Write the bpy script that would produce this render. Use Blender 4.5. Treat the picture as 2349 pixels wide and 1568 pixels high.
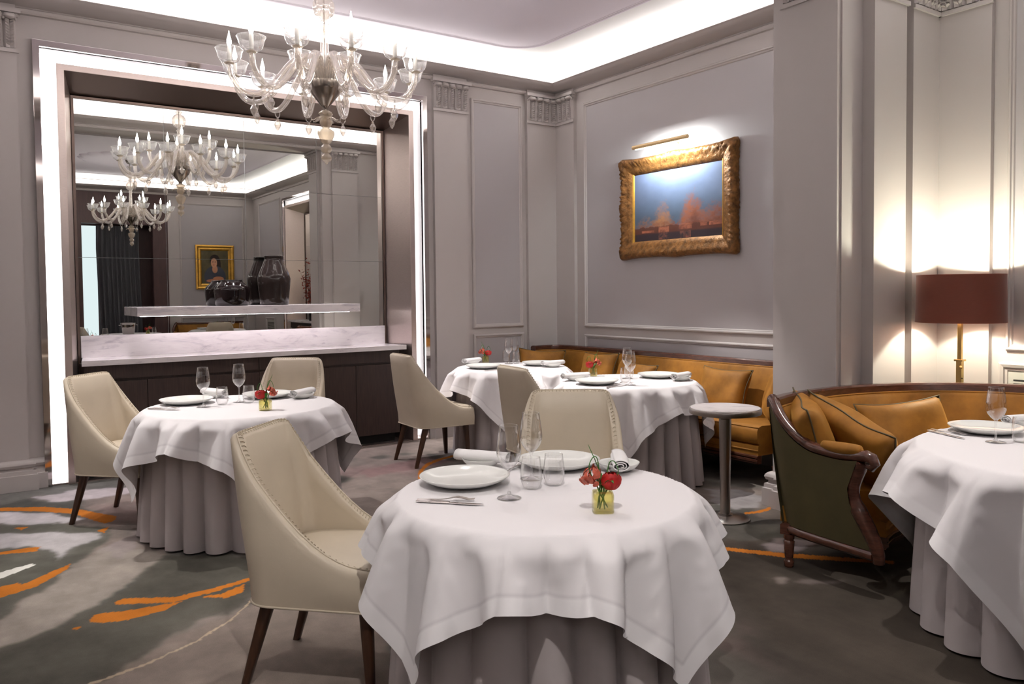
import bpy, bmesh, math, random
import numpy as np
from mathutils import Vector, Matrix

for _o in list(bpy.data.objects):
    bpy.data.objects.remove(_o)
SC = bpy.context.scene
COL = SC.collection
PI = math.pi
rnd = random.Random(7)

# ------------------------------------------------------------------ camera
FPX, CX, CY, CAMH = 1850.17, 1174.5, 736.94, 1.44
YAW, PITCH, ROLL = (math.radians(a) for a in (34.662, -2.0708, -0.5828))
_f = np.array([math.sin(YAW)*math.cos(PITCH), math.cos(YAW)*math.cos(PITCH), math.sin(PITCH)])
_r = np.array([math.cos(YAW), -math.sin(YAW), 0.0])
_u = np.cross(_r, _f)
_r, _u = _r*math.cos(ROLL)+_u*math.sin(ROLL), -_r*math.sin(ROLL)+_u*math.cos(ROLL)
cam = bpy.data.cameras.new('camera')
cam.sensor_width = 36.0
cam.lens = FPX/2349*36.0
cam.shift_y = -(784-CY)/2349
cam.clip_start = 0.05
camo = bpy.data.objects.new('camera', cam)
COL.objects.link(camo)
camo.matrix_world = Matrix(((_r[0], _u[0], -_f[0], 0), (_r[1], _u[1], -_f[1], 0), (_r[2], _u[2], -_f[2], CAMH), (0, 0, 0, 1)))
SC.camera = camo

def at(x, y, z=0.0):
    """photo pixel -> point on the horizontal plane at height z"""
    d = _f+(x-CX)/FPX*_r-(y-CY)/FPX*_u
    t = (z-CAMH)/d[2]
    return Vector((t*d[0], t*d[1], z))

# ------------------------------------------------------------------ world, exposure
w = bpy.data.worlds.new('world')
SC.world = w
w.use_nodes = True
w.node_tree.nodes['Background'].inputs[0].default_value = (0.8, 0.8, 0.85, 1)
w.node_tree.nodes['Background'].inputs[1].default_value = 0.03
SC.view_settings.view_transform = 'Standard'
SC.view_settings.look = 'None'
SC.view_settings.gamma = 1.0
SC.view_settings.use_curve_mapping = False
SC.view_settings.exposure = 0.5
cy = SC.cycles
cy.max_bounces = 7
cy.diffuse_bounces = 3
cy.glossy_bounces = 4
cy.transmission_bounces = 6
cy.transparent_max_bounces = 18
cy.caustics_reflective = False
cy.caustics_refractive = False
cy.sample_clamp_indirect = 6.0
cy.use_denoising = True
cy.use_adaptive_sampling = True
cy.adaptive_threshold = 0.08

def spot(name, loc, target, power, angle, blend=0.4, col=(1, 0.95, 0.9), size=0.04):
    l = bpy.data.lights.new(name, 'SPOT')
    l.energy = power
    l.spot_size = math.radians(angle)
    l.spot_blend = blend
    l.color = col
    l.shadow_soft_size = size
    o = bpy.data.objects.new(name, l)
    COL.objects.link(o)
    o.location = loc
    o.rotation_euler = (Vector(target)-Vector(loc)).to_track_quat('-Z', 'Y').to_euler()
    return o

ZC = 3.83           # ceiling
# recessed ceiling downlights over the tables
SPOTS = [((3.55, 5.35, 3.8), (4.25, 4.55, 0.75), 320, 48), ((3.5, 6.4, 3.8), (4.15, 6.05, 0.75), 210, 38),
         ((0.55, 5.75, 3.8), (1.45, 5.05, 0.6), 180, 48), ((2.3, 3.9, 3.8), (1.75, 2.5, 0.6), 55, 55), ((0.35, 0.45, 3.75), (1.6, 2.1, 0.6), 160, 44),
         ((3.2, 1.9, 3.8), (4.0, 1.6, 0.75), 160, 50), ((0.2, 4.6, 3.8), (0.2, 5.2, 0), 70, 60)]
for i, (a, b, p, an) in enumerate(SPOTS):
    spot('downlight_beam', a, b, p, an)
# small downlights in the head of the mirror niche
for x_ in (1.35, 2.2, 3.05):
    spot('niche_beam', (x_, 7.09, 3.0), (x_, 7.26, 0.9), 70, 100, 1.0, (1, 0.92, 0.95), 0.03)
COVE = 18.5          # strength of the light strips in the cornice

# ------------------------------------------------------------------ materials
def _nt(name):
    m = bpy.data.materials.new(name)
    m.use_nodes = True
    nt = m.node_tree
    return m, nt, nt.nodes['Principled BSDF'], nt.nodes['Material Output']

def _noise(nt, scale, detail=4, rough=0.55, stretch=None, coord='Object', dist=0.0):
    tc = nt.nodes.new('ShaderNodeTexCoord')
    mp = nt.nodes.new('ShaderNodeMapping')
    if stretch:
        mp.inputs['Scale'].default_value = stretch
    n = nt.nodes.new('ShaderNodeTexNoise')
    n.inputs['Scale'].default_value = scale
    n.inputs['Detail'].default_value = detail
    n.inputs['Roughness'].default_value = rough
    n.inputs['Distortion'].default_value = dist
    nt.links.new(tc.outputs[coord], mp.inputs[0])
    nt.links.new(mp.outputs[0], n.inputs['Vector'])
    return n

def _ramp(nt, src, stops):
    r = nt.nodes.new('ShaderNodeValToRGB')
    e = r.color_ramp.elements
    while len(e) < len(stops):
        e.new(0.5)
    for k, (p, c) in enumerate(stops):
        e[k].position = p
        e[k].color = (*c, 1)
    nt.links.new(src, r.inputs[0])
    return r

def _bump(nt, b, src, strength, dist=0.01):
    bn = nt.nodes.new('ShaderNodeBump')
    bn.inputs['Strength'].default_value = strength
    bn.inputs['Distance'].default_value = dist
    nt.links.new(src, bn.inputs['Height'])
    nt.links.new(bn.outputs[0], b.inputs['Normal'])

def mat(name, col, rough=0.5, metal=0.0, spec=0.5, var=0.0, vscale=6, bump=0.0, bscale=200, stretch=None, sheen=0.0, coat=0.0, trans=0.0):
    m, nt, b, out = _nt(name)
    b.inputs['Base Color'].default_value = (*col, 1)
    b.inputs['Roughness'].default_value = rough
    b.inputs['Metallic'].default_value = metal
    b.inputs['Specular IOR Level'].default_value = spec
    if sheen:
        b.inputs['Sheen Weight'].default_value = sheen
        b.inputs['Sheen Roughness'].default_value = 0.35
        b.inputs['Sheen Tint'].default_value = (min(1, col[0]*1.6+0.2), min(1, col[1]*1.6+0.15), min(1, col[2]*1.6+0.05), 1)
    if coat:
        b.inputs['Coat Weight'].default_value = coat
        b.inputs['Coat Roughness'].default_value = 0.08
    if var:
        n = _noise(nt, vscale, 5, 0.6, stretch)
        lo = tuple(c*(1-var) for c in col)
        hi = tuple(min(1, c*(1+var)) for c in col)
        r = _ramp(nt, n.outputs[0], [(0.3, lo), (0.7, hi)])
        nt.links.new(r.outputs[0], b.inputs['Base Color'])
    if bump:
        n2 = _noise(nt, bscale, 3, 0.6, stretch)
        _bump(nt, b, n2.outputs[0], bump, 0.004)
    return m

def emis(name, col, strength):
    m = bpy.data.materials.new(name)
    m.use_nodes = True
    nt = m.node_tree
    nt.nodes.remove(nt.nodes['Principled BSDF'])
    e = nt.nodes.new('ShaderNodeEmission')
    e.inputs[0].default_value = (*col, 1)
    e.inputs[1].default_value = strength
    nt.links.new(e.outputs[0], nt.nodes['Material Output'].inputs[0])
    return m

def thin_glass(name, tint=(0.97, 0.97, 0.97), body=0.0, bodycol=(1, 1, 1), edge=0.35, rough=0.0, base=0.04, slant=0.5):
    """thin-walled clear glass: passes light straight through, reflects more at grazing angles"""
    m = bpy.data.materials.new(name)
    m.use_nodes = True
    nt = m.node_tree
    nt.nodes.remove(nt.nodes['Principled BSDF'])
    t = nt.nodes.new('ShaderNodeBsdfTransparent')
    t.inputs[0].default_value = (*tint, 1)
    g = nt.nodes.new('ShaderNodeBsdfGlossy')
    g.inputs['Roughness'].default_value = rough
    g.inputs[0].default_value = (1, 1, 1, 1)
    lw = nt.nodes.new('ShaderNodeLayerWeight')
    lw.inputs[0].default_value = 0.5
    ma = nt.nodes.new('ShaderNodeMath')
    ma.operation = 'MULTIPLY_ADD'
    ma.inputs[1].default_value = edge
    ma.inputs[2].default_value = base
    nt.links.new(lw.outputs['Facing'], ma.inputs[0])
    # light crossing the wall at a slant passes through more glass
    pw = nt.nodes.new('ShaderNodeMath')
    pw.operation = 'POWER'
    pw.inputs[1].default_value = 5.0
    nt.links.new(lw.outputs['Facing'], pw.inputs[0])
    tm = nt.nodes.new('ShaderNodeMix')
    tm.data_type = 'RGBA'
    tm.inputs[6].default_value = (*tint, 1)
    tm.inputs[7].default_value = (*(c*slant for c in tint), 1)
    nt.links.new(pw.outputs[0], tm.inputs[0])
    nt.links.new(tm.outputs[2], t.inputs[0])
    mx = nt.nodes.new('ShaderNodeMixShader')
    nt.links.new(ma.outputs[0], mx.inputs[0])
    nt.links.new(t.outputs[0], mx.inputs[1])
    nt.links.new(g.outputs[0], mx.inputs[2])
    last = mx
    if body:
        d = nt.nodes.new('ShaderNodeBsdfDiffuse')
        d.inputs[0].default_value = (*bodycol, 1)
        tr = nt.nodes.new('ShaderNodeBsdfTranslucent')
        tr.inputs[0].default_value = (*bodycol, 1)
        a = nt.nodes.new('ShaderNodeMixShader')
        a.inputs[0].default_value = 0.5
        nt.links.new(d.outputs[0], a.inputs[1])
        nt.links.new(tr.outputs[0], a.inputs[2])
        mx2 = nt.nodes.new('ShaderNodeMixShader')
        mx2.inputs[0].default_value = body
        nt.links.new(mx.outputs[0], mx2.inputs[1])
        nt.links.new(a.outputs[0], mx2.inputs[2])
        last = mx2
    nt.links.new(last.outputs[0], nt.nodes['Material Output'].inputs[0])
    return m

M = {}
M['paint'] = mat('wall_paint', (0.52, 0.475, 0.462), 0.55, bump=0.02, bscale=400)
M['panel'] = mat('panel_fabric', (0.45, 0.418, 0.428), 0.7, bump=0.04, bscale=700)
M['ceiling'] = mat('ceiling_paint', (0.82, 0.765, 0.85), 0.7)
M['cove'] = mat('cove_white', (0.85, 0.85, 0.85), 0.7)
M['strip'] = emis('cove_light', (1.0, 0.96, 0.93), COVE)
M['channel'] = emis('channel_light', (1.0, 0.95, 0.96), 3.0)
M['channel_white'] = mat('channel_white', (0.85, 0.83, 0.83), 0.5)
M['polished'] = mat('polished_steel', (0.62, 0.57, 0.56), 0.06, 1.0)
M['mirror'] = mat('mirror_glass', (0.80, 0.81, 0.78), 0.0, 1.0)
M['joint'] = mat('mirror_joint', (0.45, 0.45, 0.45), 0.3, 0.7)
M['wood'] = mat('dark_wenge', (0.042, 0.023, 0.018), 0.5, var=0.35, vscale=9, stretch=(14, 14, 0.7))
M['mahog'] = mat('mahogany', (0.085, 0.030, 0.018), 0.22, var=0.35, vscale=5, stretch=(3, 3, 14), coat=0.4)
M['walnut'] = mat('walnut_leg', (0.055, 0.022, 0.010), 0.35, var=0.3, vscale=6, stretch=(12, 12, 1.5))
M['leather'] = mat('cream_leather', (0.575, 0.495, 0.385), 0.42, spec=0.4, var=0.05, vscale=4, bump=0.05, bscale=160)
M['stitch'] = mat('stitching', (0.50, 0.42, 0.31), 0.6)
M['velvet'] = mat('gold_velvet', (0.31, 0.132, 0.019), 0.65, spec=0.3, var=0.35, vscale=5, sheen=0.6, bump=0.05, bscale=300)
M['piping'] = mat('dark_piping', (0.10, 0.075, 0.035), 0.7)
M['olive'] = mat('olive_cloth', (0.075, 0.060, 0.022), 0.8, sheen=0.2, var=0.12, bump=0.1, bscale=500)
M['skirt'] = mat('grey_skirt_cloth', (0.50, 0.45, 0.45), 0.85, bump=0.06, bscale=900)
M['linen_roll'] = mat('napkin_linen', (0.86, 0.84, 0.84), 0.85, bump=0.06, bscale=900)
M['china'] = mat('white_china', (0.80, 0.80, 0.77), 0.12, spec=0.5)
M['silver'] = mat('cutlery_silver', (0.80, 0.75, 0.72), 0.14, 1.0)
M['brass'] = mat('brass', (0.75, 0.52, 0.20), 0.25, 1.0)
M['gilt_light'] = mat('gilt_bar', (0.85, 0.62, 0.33), 0.4, 0.6)
M['vase_dark'] = mat('dark_glaze', (0.010, 0.006, 0.006), 0.08, spec=0.5)
M['vase_grey'] = mat('brown_glaze', (0.024, 0.017, 0.015), 0.12, spec=0.45)
M['black'] = mat('black_slot', (0.01, 0.01, 0.01), 0.8)
M['grille'] = mat('grille_paint', (0.55, 0.54, 0.50), 0.45)
M['glass'] = thin_glass('clear_glass', (0.975, 0.975, 0.975), edge=0.6, base=0.045, slant=0.18)
M['murano'] = thin_glass('blown_glass', (0.97, 0.94, 0.90), body=0.20, bodycol=(1.0, 0.93, 0.88), edge=0.6, base=0.20, rough=0.02)
M['cup_glass'] = thin_glass('cup_glass', (0.93, 0.93, 0.93), body=0.10, edge=0.8, base=0.05)
M['gold_glass'] = thin_glass('gold_glass', (0.92, 0.86, 0.76), body=0.32, bodycol=(0.86, 0.74, 0.60), edge=0.5, base=0.15)
M['bowl'] = mat('silvered_bowl', (0.40, 0.36, 0.32), 0.24, 1.0)
M['candle'] = mat('candle_sleeve', (0.85, 0.82, 0.76), 0.5)
M['bulb'] = emis('bulb_glow', (1.0, 0.93, 0.87), 80.0)
M['yellow_glass'] = thin_glass('yellow_glass', (0.975, 0.95, 0.70), body=0.06, bodycol=(0.9, 0.82, 0.4), edge=0.4)
M['stem'] = mat('green_stem', (0.06, 0.17, 0.025), 0.5)
M['leaf'] = mat('green_leaf', (0.05, 0.20, 0.03), 0.4)
M['rose'] = mat('red_petal', (0.48, 0.010, 0.010), 0.6, var=0.3, vscale=40, sheen=0.2)
M['carnation'] = mat('coral_petal', (0.62, 0.13, 0.08), 0.65, var=0.45, vscale=45, sheen=0.2)
M['gold_frame'] = mat('gold_frame', (0.21, 0.092, 0.026), 0.42, 0.45, var=0.55, vscale=22, bump=0.9, bscale=70)
M['gold_plain'] = mat('gold_flat', (0.62, 0.34, 0.06), 0.35, 0.8, var=0.2, vscale=10)
M['brown_panel'] = mat('brown_panel', (0.065, 0.027, 0.026), 0.45, var=0.2, vscale=5, stretch=(6, 6, 1))
M['curtain'] = mat('grey_curtain', (0.10, 0.10, 0.11), 0.8)
M['frost'] = emis('backlit_glass', (0.75, 0.86, 0.9), 0.9)
M['red_leaf'] = mat('red_foliage', (0.25, 0.03, 0.015), 0.6, var=0.5, vscale=20)
M['branch'] = mat('branch', (0.05, 0.03, 0.02), 0.7)

def steel_mat(name, col, rough, vert=True):
    m, nt, b, out = _nt(name)
    b.inputs['Metallic'].default_value = 1.0
    n = _noise(nt, 60, 3, 0.6, (0.5, 0.5, 30) if not vert else (30, 30, 0.4))
    r = _ramp(nt, n.outputs[0], [(0.3, tuple(c*0.85 for c in col)), (0.7, tuple(c*1.1 for c in col))])
    nt.links.new(r.outputs[0], b.inputs['Base Color'])
    b.inputs['Roughness'].default_value = rough
    b.inputs['Anisotropic'].default_value = 0.5
    return m
M['steel'] = steel_mat('brushed_steel', (0.68, 0.585, 0.55), 0.33, False)
M['steel_table'] = steel_mat('satin_steel', (0.42, 0.39, 0.37), 0.28)

def marble_mat():
    m, nt, b, out = _nt('white_marble')
    def streak(scale, rot, stretch, dist):
        n = _noise(nt, scale, 7, 0.62, stretch, dist=dist)
        mp = n.inputs['Vector'].links[0].from_node
        mp.inputs['Rotation'].default_value = (0.25, rot, 0.3)
        return n
    a = streak(2.2, 0.75, (1.0, 1.0, 4.5), 1.2)
    c = streak(5.5, 0.62, (1.0, 1.0, 6.0), 0.8)
    r1 = _ramp(nt, a.outputs[0], [(0.36, (0.66, 0.62, 0.65)), (0.44, (0.84, 0.79, 0.80)), (0.56, (0.90, 0.855, 0.86))])
    r2 = _ramp(nt, c.outputs[0], [(0.33, (0.70, 0.68, 0.72)), (0.42, (0.97, 0.96, 0.97)), (0.6, (1, 1, 1))])
    mx = nt.nodes.new('ShaderNodeMix')
    mx.data_type = 'RGBA'
    mx.blend_type = 'MULTIPLY'
    mx.inputs[0].default_value = 0.85
    nt.links.new(r1.outputs[0], mx.inputs[6])
    nt.links.new(r2.outputs[0], mx.inputs[7])
    nt.links.new(mx.outputs[2], b.inputs['Base Color'])
    b.inputs['Roughness'].default_value = 0.12
    return m
M['marble'] = marble_mat()

def attr_mat(name, rough=0.9, bump=0.0, bscale=300, spec=0.3, coat=0.0, mott=0.0):
    m, nt, b, out = _nt(name)
    a = nt.nodes.new('ShaderNodeAttribute')
    a.attribute_name = 'Col'
    src = a.outputs['Color']
    if mott:
        n = _noise(nt, 3.2, 8, 0.7)
        r = _ramp(nt, n.outputs[0], [(0.30, (1-mott,)*3), (0.72, (1+mott*0.6,)*3)])
        n3 = _noise(nt, 300, 2, 0.5)
        r3 = _ramp(nt, n3.outputs[0], [(0.3, (0.88,)*3), (0.7, (1.1,)*3)])
        for rr in (r, r3):
            mx = nt.nodes.new('ShaderNodeMix')
            mx.data_type = 'RGBA'
            mx.blend_type = 'MULTIPLY'
            mx.inputs[0].default_value = 1.0
            nt.links.new(src, mx.inputs[6])
            nt.links.new(rr.outputs[0], mx.inputs[7])
            src = mx.outputs[2]
    nt.links.new(src, b.inputs['Base Color'])
    b.inputs['Roughness'].default_value = rough
    b.inputs['Specular IOR Level'].default_value = spec
    b.inputs['Coat Weight'].default_value = coat
    if bump:
        n2 = _noise(nt, bscale, 2, 0.6)
        _bump(nt, b, n2.outputs[0], bump, 0.004)
    return m
M['carpet'] = attr_mat('carpet', 0.95, bump=0.25, bscale=500, spec=0.1, mott=0.22)
M['canvas'] = attr_mat('oil_canvas', 0.35, bump=0.12, bscale=260, spec=0.4)

def linen_mat():
    m, nt, b, out = _nt('white_linen')
    a = nt.nodes.new('ShaderNodeAttribute')
    a.attribute_name = 'Col'
    nt.links.new(a.outputs['Color'], b.inputs['Base Color'])
    b.inputs['Roughness'].default_value = 0.85
    b.inputs['Specular IOR Level'].default_value = 0.2
    n = _noise(nt, 900, 2, 0.6)
    _bump(nt, b, n.outputs[0], 0.08, 0.002)
    return m
M['linen'] = linen_mat()

def shade_mat():
    m = bpy.data.materials.new('silk_shade')
    m.use_nodes = True
    nt = m.node_tree
    b = nt.nodes['Principled BSDF']
    n = _noise(nt, 40, 3, 0.6, (1, 1, 30))
    r = _ramp(nt, n.outputs[0], [(0.3, (0.17, 0.055, 0.035)), (0.7, (0.24, 0.08, 0.05))])
    nt.links.new(r.outputs[0], b.inputs['Base Color'])
    b.inputs['Roughness'].default_value = 0.45
    b.inputs['Sheen Weight'].default_value = 0.3
    t = nt.nodes.new('ShaderNodeBsdfTranslucent')
    t.inputs[0].default_value = (0.70, 0.20, 0.13, 1)
    mx = nt.nodes.new('ShaderNodeMixShader')
    mx.inputs[0].default_value = 0.32
    nt.links.new(b.outputs[0], mx.inputs[1])
    nt.links.new(t.outputs[0], mx.inputs[2])
    nt.links.new(mx.outputs[0], nt.nodes['Material Output'].inputs[0])
    return m
M['shade'] = shade_mat()
M['shade_in'] = mat('shade_lining', (0.75, 0.50, 0.42), 0.6)

# ------------------------------------------------------------------ mesh helpers
class MB:
    def __init__(s):
        s.v, s.f = [], []

    def add(s, vs, fs):
        o = len(s.v)
        s.v += [tuple(v) for v in vs]
        s.f += [tuple(i+o for i in f) for f in fs]
        return s

    def box(s, x0, x1, y0, y1, z0, z1):
        v = [(x, y, z) for z in (z0, z1) for y in (y0, y1) for x in (x0, x1)]
        return s.add(v, [(0, 2, 3, 1), (4, 5, 7, 6), (0, 1, 5, 4), (2, 6, 7, 3), (0, 4, 6, 2), (1, 3, 7, 5)])

    def lathe(s, prof, n=24, c=(0, 0, 0), flute=None):
        rings, vs = [], []
        for (r, z) in prof:
            if r < 1e-5:
                rings.append([len(vs)])
                vs.append((c[0], c[1], c[2]+z))
            else:
                ring = []
                for k in range(n):
                    a = 2*PI*k/n
                    rr = r*(flute(a) if flute else 1)
                    ring.append(len(vs))
                    vs.append((c[0]+rr*math.cos(a), c[1]+rr*math.sin(a), c[2]+z))
                rings.append(ring)
        fs = []
        for A, B in zip(rings, rings[1:]):
            if len(A) == 1 and len(B) == 1:
                continue
            for k in range(n):
                k2 = (k+1) % n
                if len(A) == 1:
                    fs.append((A[0], B[k2], B[k]))
                elif len(B) == 1:
                    fs.append((A[k], A[k2], B[0]))
                else:
                    fs.append((A[k], A[k2], B[k2], B[k]))
        return s.add(vs, fs)

    def tube(s, pts, rad, n=8, caps=True, closed=False, squash=1.0):
        pts = [Vector(p) for p in pts]
        m = len(pts)
        if not hasattr(rad, '__len__'):
            rad = [rad]*m
        T = []
        for i in range(m):
            if closed:
                t = pts[(i+1) % m]-pts[i-1]
            else:
                t = pts[min(i+1, m-1)]-pts[max(i-1, 0)]
            T.append(t.normalized() if t.length > 1e-9 else Vector((0, 0, 1)))
        ref = Vector((0, 0, 1)) if abs(T[0].z) < 0.9 else Vector((1, 0, 0))
        nrm = (ref-T[0]*ref.dot(T[0])).normalized()
        vs = []
        for i in range(m):
            nrm = nrm-T[i]*nrm.dot(T[i])
            nrm = nrm.normalized() if nrm.length > 1e-6 else Vector((1, 0, 0))
            b = T[i].cross(nrm)
            for k in range(n):
                a = 2*PI*k/n
                vs.append(pts[i]+(nrm*math.cos(a)+b*math.sin(a)*squash)*rad[i])
        fs = []
        for i in range(m if closed else m-1):
            for k in range(n):
                a, b2 = i*n+k, i*n+(k+1) % n
                j = (i+1) % m
                fs.append((a, b2, j*n+(k+1) % n, j*n+k))
        if caps and not closed:
            fs.append(tuple(range(n-1, -1, -1)))
            fs.append(tuple(range((m-1)*n, m*n)))
        return s.add(vs, fs)

    def sphere(s, c, r, nu=10, nv=6, sc=(1, 1, 1)):
        prof = [(math.sin(PI*i/nv)*r if 0 < i < nv else 0, -math.cos(PI*i/nv)*r) for i in range(nv+1)]
        o = len(s.v)
        s.lathe(prof, nu)
        s.v[o:] = [(c[0]+x*sc[0], c[1]+y*sc[1], c[2]+z*sc[2]) for x, y, z in s.v[o:]]
        return s

    def grid(s, P):
        """P: rows of points"""
        nr, nc = len(P), len(P[0])
        return s.add([p for row in P for p in row], [(i*nc+j, i*nc+j+1, (i+1)*nc+j+1, (i+1)*nc+j) for i in range(nr-1) for j in range(nc-1)])

    def loft(s, rings, closed=True, caps=True):
        n = len(rings[0])
        vs = [p for r in rings for p in r]
        fs = []
        for i in range(len(rings)-1):
            for k in range(n if closed else n-1):
                k2 = (k+1) % n
                fs.append((i*n+k, i*n+k2, (i+1)*n+k2, (i+1)*n+k))
        if caps and closed:
            fs.append(tuple(range(n-1, -1, -1)))
            fs.append(tuple(range((len(rings)-1)*n, len(rings)*n)))
        return s.add(vs, fs)

    def prism(s, poly, z0, z1):
        n = len(poly)
        return s.add([(x, y, z0) for x, y in poly]+[(x, y, z1) for x, y in poly],
                     [tuple(range(n-1, -1, -1)), tuple(range(n, 2*n))]+[(k, (k+1) % n, n+(k+1) % n, n+k) for k in range(n)])

    def sweep(s, prof, path, closed=False, profclosed=False):
        """prof (out, z) carried along a plan path; 'out' points to the left of the path, corners mitred"""
        m = len(path)
        P = [Vector((p[0], p[1])) for p in path]
        rows = []
        for i in range(m):
            a = P[i]-P[i-1] if (i > 0 or closed) else P[1]-P[0]
            b = P[(i+1) % m]-P[i] if (i < m-1 or closed) else P[i]-P[i-1]
            a, b = a.normalized(), b.normalized()
            na, nb = Vector((-a.y, a.x)), Vector((-b.y, b.x))
            mt = na+nb
            mt = mt/max(0.3, (1+na.dot(nb))) if mt.length > 1e-6 else na
            rows.append([(P[i].x+mt.x*o, P[i].y+mt.y*o, z) for o, z in prof])
        if closed:
            rows.append(rows[0])
        if profclosed:
            rows = [r+[r[0]] for r in rows]
        return s.grid(rows)

    def xf(s, mtx):
        s.v = [tuple(mtx @ Vector(v)) for v in s.v]
        return s

    def build(s, name, m, parent=None, smooth=False, bevel=0.0, sub=0, auto=None, mtx=None):
        if mtx is not None:
            s.xf(mtx)
        me = bpy.data.meshes.new(name)
        me.from_pydata(s.v, [], s.f)
        me.materials.append(M[m] if isinstance(m, str) else m)
        bm = bmesh.new()
        bm.from_mesh(me)
        bmesh.ops.remove_doubles(bm, verts=bm.verts, dist=1e-6)
        bmesh.ops.recalc_face_normals(bm, faces=bm.faces)
        bm.to_mesh(me)
        bm.free()
        if smooth:
            me.polygons.foreach_set('use_smooth', [True]*len(me.polygons))
            if auto:
                me.set_sharp_from_angle(angle=math.radians(auto))
        o = bpy.data.objects.new(name, me)
        COL.objects.link(o)
        if parent:
            o.parent = parent
        if bevel:
            b = o.modifiers.new('bevel', 'BEVEL')
            b.width = bevel
            b.segments = 2
            b.limit_method = 'ANGLE'
            b.angle_limit = math.radians(40)
        if sub:
            b = o.modifiers.new('sub', 'SUBSURF')
            b.levels = b.render_levels = sub
        return o

def tag(o, label=None, cat=None, group=None, kind=None):
    if label: o['label'] = label
    if cat: o['category'] = cat
    if group: o['group'] = group
    if kind: o['kind'] = kind
    return o

def thing(name, label, cat, loc=(0, 0, 0), rz=0.0, group=None, rot=None):
    o = bpy.data.objects.new(name, None)
    COL.objects.link(o)
    o.empty_display_size = 0.1
    o.location = loc
    o.rotation_euler = rot if rot else (0, 0, rz)
    return tag(o, label, cat, group)

def struct(o):
    o['kind'] = 'structure'
    return o

def kids(o):
    return [c for c in bpy.data.objects if c.parent == o]

def dup(root, loc, rz=0.0, label=None, group=None, rot=None):
    def cp(o, par):
        c = o.copy()
        COL.objects.link(c)
        c.parent = par
        for ch in KID.get(o.name, []):
            cp(ch, c)
        return c
    KID = {}
    for o in bpy.data.objects:
        if o.parent:
            KID.setdefault(o.parent.name, []).append(o)
    r = cp(root, None)
    r.location = loc
    r.rotation_euler = rot if rot else (0, 0, rz)
    if label: r['label'] = label
    if group: r['group'] = group
    return r

def rect_frame(mb, O, U, V, N, u0, u1, v0, v1, prof):
    """picture-frame moulding: prof is a closed list of (inset, height)"""
    O, U, V, N = (Vector(a) for a in (O, U, V, N))
    rows = []
    for cu, cv, du, dv in ((u0, v0, 1, 1), (u1, v0, -1, 1), (u1, v1, -1, -1), (u0, v1, 1, -1)):
        rows.append([O+U*(cu+du*d)+V*(cv+dv*d)+N*h for d, h in prof])
    rows.append(rows[0])
    rows = [r+[r[0]] for r in rows]
    return mb.grid(rows)

def col_attr(me, cols):
    a = me.color_attributes.new('Col', 'FLOAT_COLOR', 'POINT')
    buf = np.ones((len(me.vertices), 4), np.float32)
    buf[:, :3] = cols
    a.data.foreach_set('color', buf.ravel())

def srgb(*c):
    return tuple((x/255/12.92 if x/255 <= 0.04045 else ((x/255+0.055)/1.055)**2.4) for x in c)

_perm = np.random.RandomState(3).rand(256, 256).astype(np.float32)
def vnoise(x, y):
    xi, yi = np.floor(x).astype(int), np.floor(y).astype(int)
    fx, fy = x-xi, y-yi
    fx, fy = fx*fx*(3-2*fx), fy*fy*(3-2*fy)
    g = lambda a, b: _perm[a % 256, b % 256]
    return (g(xi, yi)*(1-fx)+g(xi+1, yi)*fx)*(1-fy)+(g(xi, yi+1)*(1-fx)+g(xi+1, yi+1)*fx)*fy
def fbm(x, y, o=4):
    s, a, t = 0, 0.5, 0
    for k in range(o):
        s = s+a*vnoise(x*2**k+k*17.3, y*2**k+k*9.1)
        t += a
        a *= 0.55
    return s/t
def inpoly(x, y, poly):
    r = np.zeros(x.shape, bool)
    n = len(poly)
    for i in range(n):
        x0, y0 = poly[i]
        x1, y1 = poly[(i+1) % n]
        if y0 == y1:
            continue
        c = ((y0 > y) != (y1 > y)) & (x < (x1-x0)*(y-y0)/(y1-y0)+x0)
        r ^= c
    return r
def smooth_path(pts, n):
    """Catmull-Rom through pts, n samples per span"""
    P = [Vector(p) for p in pts]
    out = []
    for i in range(len(P)-1):
        a, b, c, d = P[max(i-1, 0)], P[i], P[i+1], P[min(i+2, len(P)-1)]
        for k in range(n):
            t = k/n
            out.append(0.5*((2*b)+(c-a)*t+(2*a-5*b+4*c-d)*t*t+(3*b-a-3*c+d)*t**3))
    out.append(P[-1])
    return out

# ------------------------------------------------------------------ room shell
XW, YW, YB, XL = 5.49, 7.05, -3.3, -3.6      # picture wall, mirror wall, back wall, left wall
PIERY0, PIERY1, PIERX = 2.92, 3.42, 4.475
ZTOP = 3.9

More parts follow.
